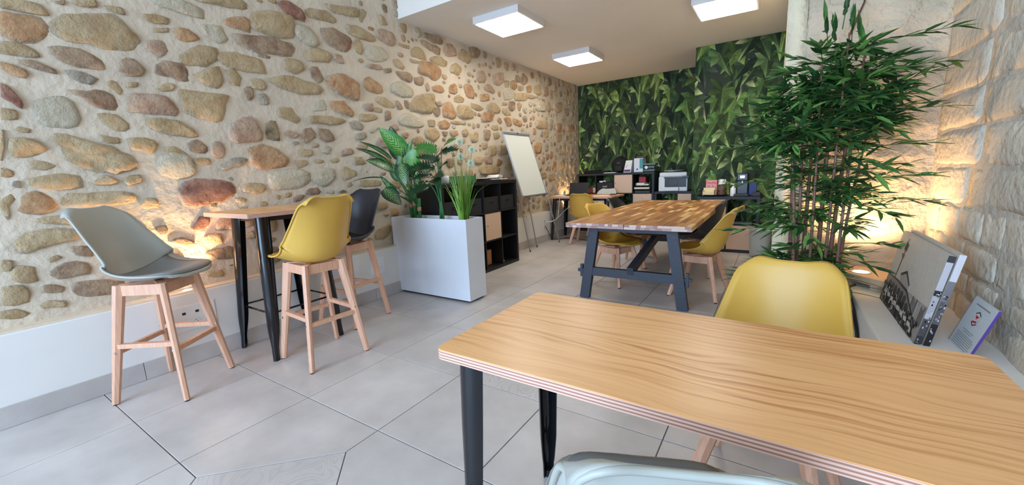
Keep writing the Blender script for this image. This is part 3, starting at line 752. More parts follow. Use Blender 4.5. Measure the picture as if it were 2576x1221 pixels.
# ================================================================ MATERIALS FOR FURNITURE
beech = mat('beech', srgb(212, 162, 132), .45, var=.10, scale=14, stretch=(6, 6, .5), bump=.03)
beech_door = wood('beech_veneer', srgb(214, 182, 156), srgb(192, 156, 128), 'x', rings=40, amp=10, rough=.5, fine=.1)
def pine_mat():
    m, n, b = nt('pine_veneer'); N = n.nodes; L = n.links; tc = N.new('ShaderNodeTexCoord')
    def noise_(sc, scale, det, ro=.55, add=None):
        mp = N.new('ShaderNodeMapping'); mp.inputs['Scale'].default_value = sc; L.new(tc.outputs['Object'], mp.inputs[0]); src = mp.outputs[0]
        if add is not None:
            va = N.new('ShaderNodeVectorMath'); va.operation = 'ADD'; cx = N.new('ShaderNodeCombineXYZ'); L.new(add, cx.inputs[1]); L.new(src, va.inputs[0]); L.new(cx.outputs[0], va.inputs[1]); src = va.outputs[0]
        t = N.new('ShaderNodeTexNoise'); t.inputs['Scale'].default_value = scale; t.inputs['Detail'].default_value = det; t.inputs['Roughness'].default_value = ro; L.new(src, t.inputs[0]); return t.outputs[0]
    def M_(op, *a):
        k = N.new('ShaderNodeMath'); k.operation = op
        for i, q in enumerate(a):
            if isinstance(q, (int, float)): k.inputs[i].default_value = q
            else: L.new(q, k.inputs[i])
        return k.outputs[0]
    def R_(x, a, b_, c=0, d=1):
        r = N.new('ShaderNodeMapRange'); r.inputs[1].default_value = a; r.inputs[2].default_value = b_; r.inputs[3].default_value = c; r.inputs[4].default_value = d; L.new(x, r.inputs[0]); return r.outputs[0]
    warp = M_('MULTIPLY', noise_((.5, 1.2, 1), 3.2, 2), .16)
    f1 = noise_((.03, 1, 1), 62, 2.0, .5, warp)           # growth lines, irregular spacing
    rid = R_(f1, .47, .62)
    f2 = noise_((.05, 1, 1), 120, 2, .5, warp)
    dens = R_(noise_((.16, 1, 1), 5.5, 2), .38, .62, .25, 1)   # patches of stronger grain
    fac = M_('MULTIPLY', M_('ADD', M_('MULTIPLY', rid, .8), M_('MULTIPLY', R_(f2, .4, .7), .35)), dens)
    mx = N.new('ShaderNodeMix'); mx.data_type = 'RGBA'; mx.inputs['A'].default_value = srgb(238, 180, 120); mx.inputs['B'].default_value = srgb(192, 124, 66); L.new(fac, mx.inputs['Factor'])
    L.new(mx.outputs['Result'], b.inputs['Base Color']); b.inputs['Roughness'].default_value = .34; return m
pine = pine_mat()
ply = None
def ply_mat():
    m, n, b = nt('plywood_edge'); N = n.nodes; L = n.links; tc = N.new('ShaderNodeTexCoord'); sx = N.new('ShaderNodeSeparateXYZ'); L.new(tc.outputs['Object'], sx.inputs[0])
    t = N.new('ShaderNodeTexNoise'); t.inputs['Scale'].default_value = 9; L.new(tc.outputs['Object'], t.inputs[0])
    a = N.new('ShaderNodeMath'); a.operation = 'MULTIPLY_ADD'; a.inputs[1].default_value = 780; L.new(sx.outputs[2], a.inputs[0]); L.new(t.outputs[0], a.inputs[2])
    s_ = N.new('ShaderNodeMath'); s_.operation = 'SINE'; L.new(a.outputs[0], s_.inputs[0])
    r = N.new('ShaderNodeMapRange'); r.inputs[1].default_value = -.3; r.inputs[2].default_value = .6; L.new(s_.outputs[0], r.inputs[0])
    mx = N.new('ShaderNodeMix'); mx.data_type = 'RGBA'; mx.inputs['A'].default_value = srgb(216, 178, 158); mx.inputs['B'].default_value = srgb(160, 112, 92); L.new(r.outputs[0], mx.inputs['Factor'])
    L.new(mx.outputs['Result'], b.inputs['Base Color']); b.inputs['Roughness'].default_value = .6; return m
ply = ply_mat()
blackm = mat('black_lacquer', srgb(22, 23, 26), .16, var=.05)
blacks = mat('black_satin', srgb(24, 24, 27), .45, var=.1)
blackf = mat('black_board', srgb(20, 20, 22), .5, var=.15, scale=3)
navy = mat('dark_blue_grey_paint', srgb(46, 51, 61), .5, var=.08, scale=12, bump=.08)
steel = mat('bright_steel', srgb(200, 200, 200), .25, metal=1)
alu = mat('grey_aluminium', srgb(168, 172, 174), .4, metal=.4)
shells = {'yellow': mat('yellow_plastic', srgb(206, 162, 70), .42, var=.02), 'grey': mat('grey_green_plastic', srgb(164, 165, 156), .45, var=.02), 'black': mat('black_plastic', srgb(40, 38, 42), .4, var=.03), 'white': mat('pale_grey_plastic', srgb(205, 205, 196), .45)}
pads = {'yellow': mat('yellow_leatherette', srgb(172, 134, 40), .55, bump=.05, bscale=120), 'grey': mat('grey_leatherette', srgb(128, 132, 132), .5, bump=.05, bscale=120), 'black': mat('black_leatherette', srgb(34, 33, 36), .5), 'white': mat('white_leatherette', srgb(190, 190, 182), .5)}
# ================================================================ SHELL CHAIRS AND STOOLS
PROF = [(.245,.000,.150,.012),(.215,.008,.190,.018),(.15,.000,.220,.032),(.06,-.018,.234,.056),(-.03,-.030,.236,.086),(-.11,-.024,.234,.118),(-.170,.008,.230,.140),(-.205,.07,.224,.142),(-.226,.14,.210,.118),(-.246,.21,.198,.090),(-.264,.285,.185,.060),(-.280,.345,.172,.034),(-.292,.385,.160,.014),(-.300,.400,.154,.0)]
def shell_grid(n=30, m=21, vmax=1.0, u0=0.0, u1=1.0, off=None):
    rows = crom(PROF, 60); G = []
    for i in range(n):
        t = (u0+(u1-u0)*i/(n-1))*59; k = min(int(t), 58); f = t-k
        x, z, w_, e = [a*(1-f)+b*f for a, b in zip(rows[k], rows[k+1])]
        dx, dz = rows[min(k+2, 59)][0]-rows[max(k-1, 0)][0], rows[min(k+2, 59)][1]-rows[max(k-1, 0)][1]
        l = math.hypot(dx, dz); nx, nz = dz/l, -dx/l      # up on the seat, forward on the back
        tt = t/59; r = []
        for j in range(m):
            v = (-1+2*j/(m-1))*vmax; av = abs(v); ee = e*av**2.3
            fx = -.05*av**4*max(0, 1-tt*6)               # rounded front lip
            lift = .010*math.exp(-((av-.70)/.26)**2)*max(0, (tt-.80)/.2) - .040*av**7*max(0, (tt-.84)/.16)
            roll = -.016*math.exp(-((av-.72)/.25)**2)*max(0, (tt-.93)/.07)
            p = Vector((x+nx*ee+fx+roll, v*w_, z+nz*ee+lift))
            if off: p += Vector((nx, 0, nz))*off(i/(n-1), v/vmax)
            r.append(p)
        G.append(r)
    return G
def shell_mesh(kind):
    b = MB(); G = shell_grid(); rim = b.thick(G, .007)
    m = b.mesh('shell', shells[kind], True)
    c = MB(); c.tube([Vector(p) for p in rim], .0065, 6, closed=True)
    m2 = c.mesh('rim', shells[kind], True)
    d = MB(); Q = shell_grid(14, 13, .90, .055, .46, lambda a, v: .006+.020*max(0, (1-abs(v)**5)*(1-abs(2*a-1)**6)))
    d.thick(Q, .004); m3 = d.mesh('seat_pad', pads[kind], True)
    return m, m2, m3
CACHE = {}
def base_meshes(stool):
    if stool in CACHE: return CACHE[stool]
    hz = .678 if stool else .385
    ft = .198 if stool else .205; tp = .118 if stool else .112
    legs = []
    for sx, sy_ in ((1, 1), (1, -1), (-1, 1), (-1, -1)):
        b = MB(); a = Vector((sx*tp, sy_*tp, hz)); f = Vector((sx*ft, sy_*ft, .006))
        b.bar(a, f, .058, .038, .036, .028, up=(sx, -sy_, 0), seg=8)
        m = b.mesh('leg', beech)
        b2 = MB(); b2.bar(f, f-Vector((0, 0, .006)), .026, .022, up=(sx, -sy_, 0), seg=8); m2 = b2.mesh('foot_pad', blacks)
        legs.append((m, m2))
    b = MB()
    for s_ in (1, -1):
        b.bar((-tp, s_*tp, hz-.030), (tp, s_*tp, hz-.030), .022, .060); b.bar((s_*tp, -tp, hz-.0302), (s_*tp, tp, hz-.0302), .022, .060)
    b.bar((-tp, -tp, hz-.005), (tp, tp, hz-.005), .04, .02); b.bar((-tp, tp, hz-.006), (tp, -tp, hz-.006), .04, .02)
    fr = b.mesh('seat_frame', beech)
    st = []
    if stool:
        for k, (a, c, z) in enumerate((((1, 1), (1, -1), .30), ((-1, 1), (-1, -1), .30), ((1, 1), (-1, 1), .335), ((1, -1), (-1, -1), .335))):
            w_ = tp+(ft-tp)*(hz-z)/hz; b = MB(); b.bar((a[0]*w_, a[1]*w_, z), (c[0]*w_, c[1]*w_, z), .026, .026, seg=4)
            m = b.mesh('stretcher', beech)
            sl_ = []
            for e in (a, c):
                b2 = MB(); d = Vector((c[0]-a[0], c[1]-a[1], 0)).normalized()*(1 if e is c else -1); p = Vector((e[0]*w_, e[1]*w_, z)); b2.bar(p+d*.012, p+d*.021, .014, .014, seg=8); sl_.append(b2.mesh('screw', steel))
            st.append((m, sl_))
    CACHE[stool] = (legs, fr, st); return CACHE[stool]
SH = {}
def shell_chair(name, label, x, y, deg, kind, stool=False, group=None):
    t = thing(name, label, 'stool' if stool else 'chair', (x, y, 0), math.radians(deg), group)
    if kind not in SH: SH[kind] = shell_mesh(kind)
    hz = .70 if stool else .425
    if stool: hz = .708
    a, b, c = SH[kind]
    s_ = inst('shell', a, t, (0, 0, hz)); inst('rim', b, s_); inst('seat_pad', c, t, (0, 0, hz+.002))
    legs, fr, st = base_meshes(stool)
    for m, m2 in legs: l = inst('leg', m, t); inst('foot_pad', m2, l)
    inst('seat_frame', fr, t)
    for m, m2 in st: q = inst('stretcher', m, t); [inst('screw', m3, q) for m3 in m2]
    return t
shell_chair('bar_stool', 'grey moulded bar stool with beech legs, nearest the left edge', -3.04, .79, 35, 'grey', True, 'bar stools at the high table')
shell_chair('bar_stool', 'mustard yellow bar stool seen from behind at the high table', -2.60, 1.50, 176, 'yellow', True, 'bar stools at the high table')
shell_chair('bar_stool', 'black bar stool between the yellow stool and the white planter', -3.04, 2.07, -81, 'black', True, 'bar stools at the high table')
shell_chair('dining_chair', 'yellow chair behind the pine table in the foreground', .018, 1.56, -99, 'yellow')
shell_chair('dining_chair', 'grey chair at the bottom edge, pushed under the pine table', -.18, .775, 112, 'grey')
shell_chair('dining_chair', 'yellow chair on the right of the butcher block table', -.557, 4.03, 171, 'yellow')
shell_chair('dining_chair', 'black chair on the right of the butcher block table', -.72, 4.86, 173, 'black')
shell_chair('dining_chair', 'yellow chair on the left of the butcher block table, seat under it', -1.40, 4.15, -20, 'yellow')
shell_chair('dining_chair', 'dark chair at the far left of the butcher block table', -1.45, 5.02, -6, 'black')
shell_chair('dining_chair', 'yellow chair with its back to us at the laptop desk', -2.60, 6.17, 96, 'yellow')
shell_chair('dining_chair', 'pale grey chair behind the laptop desk', -2.62, 6.98, -92, 'white')
# ================================================================ TABLES
def channel_leg(top, foot, out, w1=.075, w2=.036, m=None):
    """pressed steel leg: a folded channel with its corner facing out, a swage near the foot"""
    top, foot, out = Vector(top), Vector(foot), Vector(out).normalized(); d = (foot-top).normalized(); side = d.cross(out).normalized(); out = side.cross(d).normalized()
    if out.dot(Vector((top.x, top.y, 0))) < 0 and False: out = -out
    W = [(0, w1), (.3, w1*.93), (.6, w1*.82), (.74, w1*.78), (.80, w1*.70), (.88, w2*1.15), (.91, w2), (1, w2*.92)]
    P = []
    for t, w_ in W:
        c = top.lerp(foot, t); r = []
        sw = .35 if .3 < t < .86 else 0
        for a, o_ in ((-.5, -.5), (-.46, .0), (-.30, .34), (-.12, .46-sw*.0), (0, .50-sw*.35), (.12, .46), (.30, .34), (.46, .0), (.5, -.5)):
            r.append(c+side*a*w_+out*o_*w_*.8)
        P.append(r)
    b = MB(); b.thick(P, .004); 
    c = foot; b.lathe([(w2*.40, -.0), (w2*.46, .004), (w2*.44, .03)], 0, 0, 10)
    b.v[-30:] = [(p[0]+c.x, p[1]+c.y, p[2]) for p in b.v[-30:]]
    return b
def pine_table(name, label, x0, x1, y0, y1, h, ch=.02, inset=.055, spread=.0, ap=True, rods=None, th=.028, legw=.078, rad=.025, cat='table'):
    cx, cy_ = (x0+x1)/2, (y0+y1)/2; a, c = (x1-x0)/2, (y1-y0)/2
    t = thing(name, label, cat, (cx, cy_, 0))
    def slab(z0, z1, grow=0):
        b = MB(); pts = []
        for sx, sy_ in ((1, 1), (-1, 1), (-1, -1), (1, -1)):
            a0 = math.atan2(sy_, sx)-PI/4
            for k in range(6): t_ = a0+PI/2*k/5; pts.append((sx*(a-rad)+math.cos(t_)*(rad-grow), sy_*(c-rad)+math.sin(t_)*(rad-grow)))
        n = len(pts); vs = [(p[0], p[1], z0) for p in pts]+[(p[0], p[1], z1) for p in pts]
        b.add(vs, [tuple(range(n-1, -1, -1)), tuple(range(n, 2*n))]+[(i, (i+1) % n, n+(i+1) % n, n+i) for i in range(n)]); return b
    tt = slab(-th, -.0022).build('tabletop', ply, t, loc=(0, 0, h)); slab(-.0022, 0, .0012).build('veneer', pine, tt)
    lx, ly = a-inset, c-inset
    for sx, sy_ in ((1, 1), (-1, 1), (-1, -1), (1, -1)):
        channel_leg((sx*(lx-spread), sy_*(ly-spread), h-th), (sx*lx, sy_*ly, .0), (sx, sy_, 0), legw).build('leg', blackm, t, smooth='auto')
    if ap:
        b = MB(); z = h-th-.022
        for s_ in (1, -1): b.bar((-lx+spread, s_*(ly-spread), z), (lx-spread, s_*(ly-spread), z), .012, .040); b.bar((s_*(lx-spread), -ly+spread, z), (s_*(lx-spread), ly-spread, z), .012, .0402)
        b.build('apron', blacks, t)
    if rods:
        for z in (rods,):
            f = (h-th-z)/(h-th); ex, ey = lx-spread*(1-f), ly-spread*(1-f)
            for p, q in (((ex, ey), (-ex, ey)), ((-ex, ey), (-ex, -ey)), ((-ex, -ey), (ex, -ey)), ((ex, -ey), (ex, ey))):
                b = MB(); b.tube([(p[0], p[1], z), (q[0], q[1], z)], .007, 8); b.build('tie_rod', blackm, t, smooth=True)
    return t
pine_table('dining_table', 'pine plywood table with black steel legs filling the right foreground', -.757, .432, .742, 1.316, .75, legw=.07, inset=.05, spread=.02)
pine_table('bar_table', 'high square pine table on black steel legs against the stone wall', -3.365, -2.735, 1.185, 1.86, 1.025, inset=.085, spread=.065, rods=.33, legw=.085, rad=.012)
pine_table('desk', 'pine desk with black steel legs in the far left corner', -3.33, -2.17, 6.20, 6.86, .76, inset=.06, spread=.05, legw=.07, rad=.012)
# --- butcher block table on a trestle frame
t = thing('dining_table', 'long butcher block table on a dark blue trestle frame', 'table', (-1.04, 4.51, 0))
cube = MB().box(-.5, .5, -.5, .5, -.5, .5).mesh('stave', mat('core_wood', srgb(150, 100, 60), .6))
def unit(m, nm):
    me = cube.copy(); me.materials.clear(); me.materials.append(m); me.name = nm; return me
staves = [unit(wood('acacia_'+n_, srgb(*a), srgb(*b_), 'y', rings=4, amp=9, rough=.4, ns=1.2, fine=.3, rnd=.08), 'stave') for n_, a, b_ in (
    ('mid', (186, 132, 76), (152, 98, 54)), ('tan', (200, 150, 92), (170, 116, 66)), ('dark', (158, 106, 60), (124, 80, 46)), ('pale', (226, 190, 134), (204, 162, 104)), ('brown', (172, 116, 62), (138, 88, 50)))]
r_ = random.Random(21)
LX, LY, TH, TZ = 1.05, 2.48, .040, .745
b = MB(); b.box(-LX/2+.004, -.006, -LY/2+.006, LY/2-.006, TZ-TH+.002, TZ-.006); b.box(.006, LX/2-.004, -LY/2+.006, LY/2-.006, TZ-TH+.002, TZ-.006)
top = b.build('tabletop', mat('acacia_core', srgb(150, 100, 62), .6), t)
nrow = 24; wdt = (LX/2-.002)/12
for half in (0, 1):
    for k in range(12):
        x = (-LX/2 if half == 0 else .002)+wdt*(k+.5); y = -LY/2; y -= 0
        while y < LY/2-.01:
            L_ = r_.choice((.14, .2, .26, .32, .4)); y1 = min(y+L_, LY/2)
            if LY/2-y1 < .06: y1 = LY/2
            o = inst('stave', r_.choices(staves, (6, 5, 4, 2.2, 5))[0], top, (x, (y+y1)/2, TZ-TH/2), (0, 0, 0), (wdt-.0006, y1-y-.0008, TH+r_.uniform(0, .0006)))
            y = y1
# end-grain blocks on the near edge
eg = [mat('end_grain_'+n_, srgb(*c_), .6, var=.15, scale=60) for n_, c_ in (('pale', (214, 184, 168)), ('mauve', (176, 142, 134)), ('brown', (158, 122, 110)))]
for half in (0, 1):
    for lay in (0, 1):
        x = -LX/2+.001 if half == 0 else .003; xe = -.002 if half == 0 else LX/2-.001
        while x < xe-.004:
            L_ = min(r_.uniform(.03, .06), xe-x); o = inst('end_grain_block', unit(r_.choice(eg), 'end_grain_block'), top, (x+L_/2, -LY/2-.0015, TZ-TH+TH*(.25+.5*lay)), (0, 0, 0), (L_-.0008, .003, TH/2-.0008)); x += L_
def trestle(y):
    for s_ in (1, -1):
        b = MB(); b.bar((s_*.335, y, TZ-TH-.002), (s_*.44, y, 0), .088, .056, up=(0, 1, 0)); b.build('leg', navy, t)
    b = MB(); b.bar((-.30, y, TZ-TH-.030), (.30, y, TZ-TH-.030), .045, .055); b.build('top_rail', navy, t)
    b = MB(); b.bar((-.375, y, .265), (.375, y, .265), .045, .078); b.box(-.505, -.37, y-.012, y+.012, .25, .28); b.box(.37, .505, y-.012, y+.012, .25, .28); b.build('bottom_rail', navy, t)
    for s_ in (1, -1):
        b = MB(); b.box(s_*.468-.012, s_*.468+.012, y-.016, y+.016, .205, .325, .002); b.build('wedge', navy, t)
trestle(-1.02); trestle(.98)
b = MB(); b.bar((0, -1.05, .30), (0, .97, .67), .055, .07); b.build('brace', navy, t)
b = MB(); b.bar((0, 1.01, .30), (0, -.98, .67), .054, .07); b.build('brace', navy, t)
b = MB(); b.bar((-.40, .0, TZ-TH-.020), (.40, .0, TZ-TH-.020), .05, .036); b.build('cross_rail', navy, t)
# ================================================================ SHELF UNITS
def shelf_unit(name, label, x, y, rz, cols, rows, doors=(), w_=.335, dp=.39, knob=None, group=None):
    """open-backed cube shelving: front at local y=0 facing -y"""
    t = thing(name, label, 'shelf', (x, y, 0), rz, group); oth, th = .038, .016
    W = cols*w_+(cols-1)*th+2*oth; Hh = rows*w_+(rows-1)*th+2*oth
    b = MB(); b.box(0, oth, 0, dp, 0, Hh); b.box(W-oth, W, 0, dp, 0, Hh); b.box(oth, W-oth, 0, dp, 0, oth); b.box(oth, W-oth, 0, dp, Hh-oth, Hh); b.build('frame', blackf, t)
    for r in range(1, rows): b = MB(); z = oth+r*w_+(r-1)*th; b.box(oth, W-oth, .002, dp-.002, z, z+th); b.build('shelf_board', blackf, t)
    for r in range(rows):
        for c in range(1, cols): b = MB(); xx = oth+c*w_+(c-1)*th; z = oth+r*(w_+th); b.box(xx, xx+th, .003, dp-.003, z, z+w_); b.build('divider', blackf, t)
    cell = lambda c, r: (oth+c*(w_+th), oth+r*(w_+th))
    for c, r, kind in doors:
        cx, cz = cell(c, r)
        if kind == 'door':
            b = MB(); b.box(cx+.003, cx+w_-.003, .004, .020, cz+.003, cz+w_-.003, .001); d = b.build('door', beech_door, t)
            s_ = .03 if (c % 2 == 0) else w_-.03
            b = MB(); b.bar((cx+s_, .004, cz+w_*.55), (cx+s_, -.014, cz+w_*.55), .012, .012, seg=8); b.build('knob', steel, d)
        else:
            for k in (0, 1):
                b = MB(); z0 = cz+.003+k*w_/2; b.box(cx+.003, cx+w_-.003, .004, .020, z0, z0+w_/2-.004, .001); d = b.build('drawer', beech_door, t)
                b = MB(); b.bar((cx+w_/2, .004, z0+w_/4), (cx+w_/2, -.012, z0+w_/4), .012, .012, seg=8); b.build('knob', steel, d)
    return t, cell, W, Hh
sh1, cell1, W1, H1 = shelf_unit('cube_shelf', 'black cube shelving three cells high behind the planter', -2.985, 4.61-1.464, PI/2, 4, 3, [(2, 1, 'door')])
sh1.location.x = -2.925
sh2, cell2, W2, H2 = shelf_unit('cube_shelf', 'tall black cube shelving under the leaf mural, left corner', -3.275, 7.395, 0, 4, 3, [(2, 2, 'door'), (3, 1, 'drawer')])
sh3, cell3, W3, H3 = shelf_unit('cube_shelf', 'low black cube shelving carrying the printer', -1.803, 7.395, 0, 2, 2, [(1, 1, 'door')])
sh4, cell4, W4, H4 = shelf_unit('cube_shelf', 'low black cube shelving with the coffee things on top', -.925, 6.155, 0, 2, 2, [(0, 1, 'drawer'), (1, 0, 'door'), (0, 0, 'door')])
# ================================================================ PLANTER
plw = mat('planter_white', srgb(214, 216, 220), .45, var=.03, scale=3)
t = thing('planter', 'tall rectangular white planter holding three artificial plants', 'planter', (-2.858, 2.958, 0))
b = MB(); z0, z1 = .022, .80
b.box(-.5, .5, -.128, -.113, z0, z1); b.box(-.5, .5, .113, .128, z0, z1); b.box(-.5, -.485, -.113, .113, z0, z1); b.box(.485, .5, -.113, .113, z0, z1); b.box(-.485, .485, -.113, .113, z0, z0+.02)
b.build('box', plw, t)
b = MB(); b.box(-.47, .47, -.10, .10, 0, .022); b.build('plinth', blacks, t)
b = MB(); b.box(-.485, .485, -.113, .113, .745, .765); b.build('liner', mat('foam_liner', srgb(190, 190, 196), .8, var=.2, scale=12, bump=.4), t)
# ================================================================ FLIP CHART
t = thing('flip_chart', 'white flip chart easel on three thin metal legs by the stone wall', 'easel', (-3.10, 5.45, 0))
bl_, br_, tl_, tr_ = Vector((.045, -.49, .865)), Vector((.045, .215, .865)), Vector((-.155, -.62, 1.755)), Vector((-.155, .06, 1.755))
def quad_slab(b, A, B, C_, D_, th, inset=0):
    n = (B-A).cross(D_-A).normalized(); vs = [A, B, C_, D_, A+n*th, B+n*th, C_+n*th, D_+n*th]
    return b.add(vs, [(3,2,1,0),(4,5,6,7),(0,1,5,4),(1,2,6,5),(2,3,7,6),(3,0,4,7)])
b = MB(); quad_slab(b, bl_, br_, tr_, tl_, .012); b.build('board', mat('whiteboard', srgb(226, 228, 220), .35), t)
n = (br_-bl_).cross(tl_-bl_).normalized()
for p, q in ((bl_, tl_), (br_, tr_)): b = MB(); b.bar(p+n*.006, q+n*.006, .012, .020); b.build('edge_frame', alu, t)
b = MB(); b.bar(tl_+n*.012+Vector((0, -.02, .005)), tr_+n*.012+Vector((0, .02, .005)), .035, .05, seg=8); b.build('paper_clamp', alu, t)
b = MB(); m_ = tl_.lerp(tr_, .5)+n*.035; b.bar(m_-n*.01, m_+n*.008, .016, .016, seg=8); b.build('clamp_knob', blacks, t)
b = MB(); b.box(.02, .095, -.50, .225, .845, .853); b.box(.088, .095, -.50, .225, .845, .870); b.box(.02, .095, .222, .228, .845, .868); b.build('pen_tray', alu, t)
for a, f in ((bl_.lerp(tl_, .5)+Vector((-.012, .02, 0)), (.012, -.26, 0)), (bl_.lerp(tl_, .9)+Vector((-.02, .34, 0)), (-.081, .116, 0)), (br_+Vector((-.012, -.02, .2)), (.064, .628, 0))):
    b = MB(); b.tube([a, f], .0085, 8); l = b.build('leg', alu, t, smooth=True)
    b = MB(); b.lathe([(.011, 0), (.012, .012), (.010, .03)], f[0], f[1], 8); b.build('foot_cap', blacks, l)
# ================================================================ WASTE BIN
t = thing('waste_bin', 'light grey plastic waste bin beside the coffee cupboard', 'bin', (-.135, 6.0, 0))
b = MB(); b.lathe([(.0, .004), (.100, .004), (.104, 0), (.108, .004), (.118, .18), (.124, .345), (.127, .350), (.124, .352), (.118, .345), (.110, .16), (.102, .012), (.0, .012)], seg=32); b.build('bucket', mat('bin_grey', srgb(184, 188, 182), .45), t, smooth=True)
b = MB(); b.tube([(.125*math.cos(k*PI/16), .125*math.sin(k*PI/16), .350) for k in range(32)], .004, 6, closed=True); b.build('rim', MATS['bin_grey'], t, smooth=True)
# ================================================================ ARTIFICIAL PLANTS
def variegated():
    m, n, b = nt('variegated_leaf'); N = n.nodes; L = n.links
    a = N.new('ShaderNodeAttribute'); a.attribute_name = 'Col'; sx = N.new('ShaderNodeSeparateColor'); L.new(a.outputs['Color'], sx.inputs[0])
    tc = N.new('ShaderNodeTexCoord'); t = N.new('ShaderNodeTexNoise'); t.inputs['Scale'].default_value = 30; t.inputs['Detail'].default_value = 3; L.new(tc.outputs['Object'], t.inputs[0])
    def M_(op, x, y, z=None):
        k = N.new('ShaderNodeMath'); k.operation = op
        for i, q in enumerate((x, y, z)):
            if q is None: continue
            if isinstance(q, (int, float)): k.inputs[i].default_value = q
            else: L.new(q, k.inputs[i])
        return k.outputs[0]
    u, v = sx.outputs[0], sx.outputs[1]
    ph = M_('ADD', M_('SUBTRACT', M_('MULTIPLY', v, 62), M_('MULTIPLY', u, 24)), M_('MULTIPLY', t.outputs[0], 7))
    st = M_('SINE', ph, None); msk = M_('MULTIPLY', M_('SUBTRACT', 1.05, u), M_('MULTIPLY', t.outputs[0], 1.9))
    msk2 = M_('MULTIPLY', msk, M_('MULTIPLY_ADD', st, .6, .35)); r = N.new('ShaderNodeMapRange'); r.inputs[1].default_value = .22; r.inputs[2].default_value = .62; L.new(msk2, r.inputs[0])
    # blue channel tells bright new leaves from old ones
    g = N.new('ShaderNodeMix'); g.data_type = 'RGBA'; g.inputs['A'].default_value = srgb(20, 62, 34); g.inputs['B'].default_value = srgb(52, 126, 36); L.new(sx.outputs[2], g.inputs['Factor'])
    mx = N.new('ShaderNodeMix'); mx.data_type = 'RGBA'; L.new(r.outputs[0], mx.inputs['Factor']); L.new(g.outputs['Result'], mx.inputs['A']); mx.inputs['B'].default_value = srgb(150, 186, 112)
    L.new(mx.outputs['Result'], b.inputs['Base Color']); b.inputs['Roughness'].default_value = .38; return m
leafv = variegated()
leafm = mat('monstera_green', srgb(20, 54, 28), .35, var=.25, scale=18)
leafm2 = mat('monstera_light_green', srgb(52, 112, 40), .38, var=.25, scale=18)
stemg = mat('stem_green', srgb(38, 104, 48), .4, var=.2, scale=20)
stemp = mat('stem_brown_ring', srgb(178, 132, 104), .6)
def leaf_mb(P0, P1, w_, nrm, sag=.12, fold=.18, lobes=False, bright=0.0, n=13):
    P0, P1, nrm = Vector(P0), Vector(P1), Vector(nrm).normalized(); ax = P1-P0; L_ = ax.length; ax.normalize()
    side = ax.cross(nrm).normalized(); up = side.cross(ax).normalized(); G = []; cols = []
    if lobes: n = 21
    for i in range(n):
        t = i/(n-1); c = P0+ax*L_*t+up*(math.sin(PI*t)*sag*L_-.0*t); hw = w_/2*(math.sin(PI*min(1, .04+.96*t**.75)))**.72
        if lobes: hw *= 1.0 if i % 2 else (.50 if 2 < i < n-2 else .95)
        if i == n-1: hw = .001
        r = []
        for j in range(5):
            u = -1+j/2; fw = (L_*.10*abs(u) if lobes and i % 2 else 0)
            r.append(c+side*u*hw+up*(abs(u)**1.4*fold*hw)+ax*(fw-abs(u)*hw*.12)); cols.append((abs(u), t, bright, 1))
        G.append(r)
    b = MB(); b.grid(G, cols); return b
def c_bez(a, b_, c, n=8):
    a, b_, c = Vector(a), Vector(b_), Vector(c); return [a*(1-t)**2+b_*2*t*(1-t)+c*t*t for t in [i/(n-1) for i in range(n)]]
pot_z = .766
# dieffenbachia
t = thing('potted_plant', 'broad variegated leaf plant at the left end of the white planter', 'plant', (-3.12, 2.95, pot_z))
base = Vector((-3.12, 2.95, pot_z))
D = [('b',(-3.15,2.92,1.44),(-3.28,2.72,1.69),.165),('d',(-3.20,2.88,1.38),(-3.28,2.86,1.72),.15),('d',(-3.18,2.75,1.39),(-3.24,2.44,1.55),.06),('d',(-3.20,2.72,1.35),(-3.27,2.42,1.49),.08),
('d',(-3.18,2.76,1.28),(-3.25,2.50,1.38),.13),('d',(-3.22,2.66,1.21),(-3.28,2.33,1.18),.035),('d',(-3.27,2.70,1.10),(-3.06,2.72,.94),.135),('v',(-3.16,2.93,1.40),(-3.08,2.95,1.58),.065),
('b',(-3.07,2.90,1.30),(-3.00,2.92,1.50),.16),('d',(-3.15,2.84,1.34),(-3.07,2.80,1.12),.145),('v',(-3.24,2.88,1.17),(-3.17,2.88,1.49),.085),('v',(-3.20,2.84,1.17),(-3.26,2.78,1.38),.09),
('v',(-3.20,2.82,1.02),(-3.27,2.66,1.24),.06),('d',(-3.04,2.93,1.10),(-3.00,2.93,1.26),.08),('v',(-3.22,2.86,1.18),(-3.27,2.80,1.29),.055),('v',(-3.10,2.92,1.20),(-3.14,3.02,1.46),.09)]
for i, (k, a, c, w_) in enumerate(D):
    a, c = Vector(a)-base, Vector(c)-base; nrm = Vector((.45, -.85, .35)) if k != 'd' else Vector((.35, -.75, .6))
    if i in (2, 3, 5): nrm = Vector((-.3, .35, .9))
    leaf_mb(a, c, w_*1.05, nrm, bright={'b': 1.0, 'd': .0, 'v': .25}[k], sag=.06).build('leaf', leafv, t, smooth=True)
    b = MB(); s0 = Vector((.03*((i % 3)-1), .0, .16)); b.tube(c_bez(s0, s0.lerp(a, .5)+Vector((0, 0, .03)), a+(c-a)*.04), .007, 6, .003); b.build('leaf_stalk', stemg, t, smooth=True)
for x, h_ in ((-.055, .30), (-.005, .34), (.06, .22)):
    b = MB(); b.tube([(x, 0, -.005), (x-.005, 0, h_*.5), (x, 0, h_)], .018, 8, .022); s_ = b.build('stem', stemg, t, smooth=True)
    b = MB(); b.tube([(x-.003, 0, h_*.42), (x-.003, 0, h_*.60)], .0215, 8); b.build('stem_ring', stemp, s_, smooth=True)
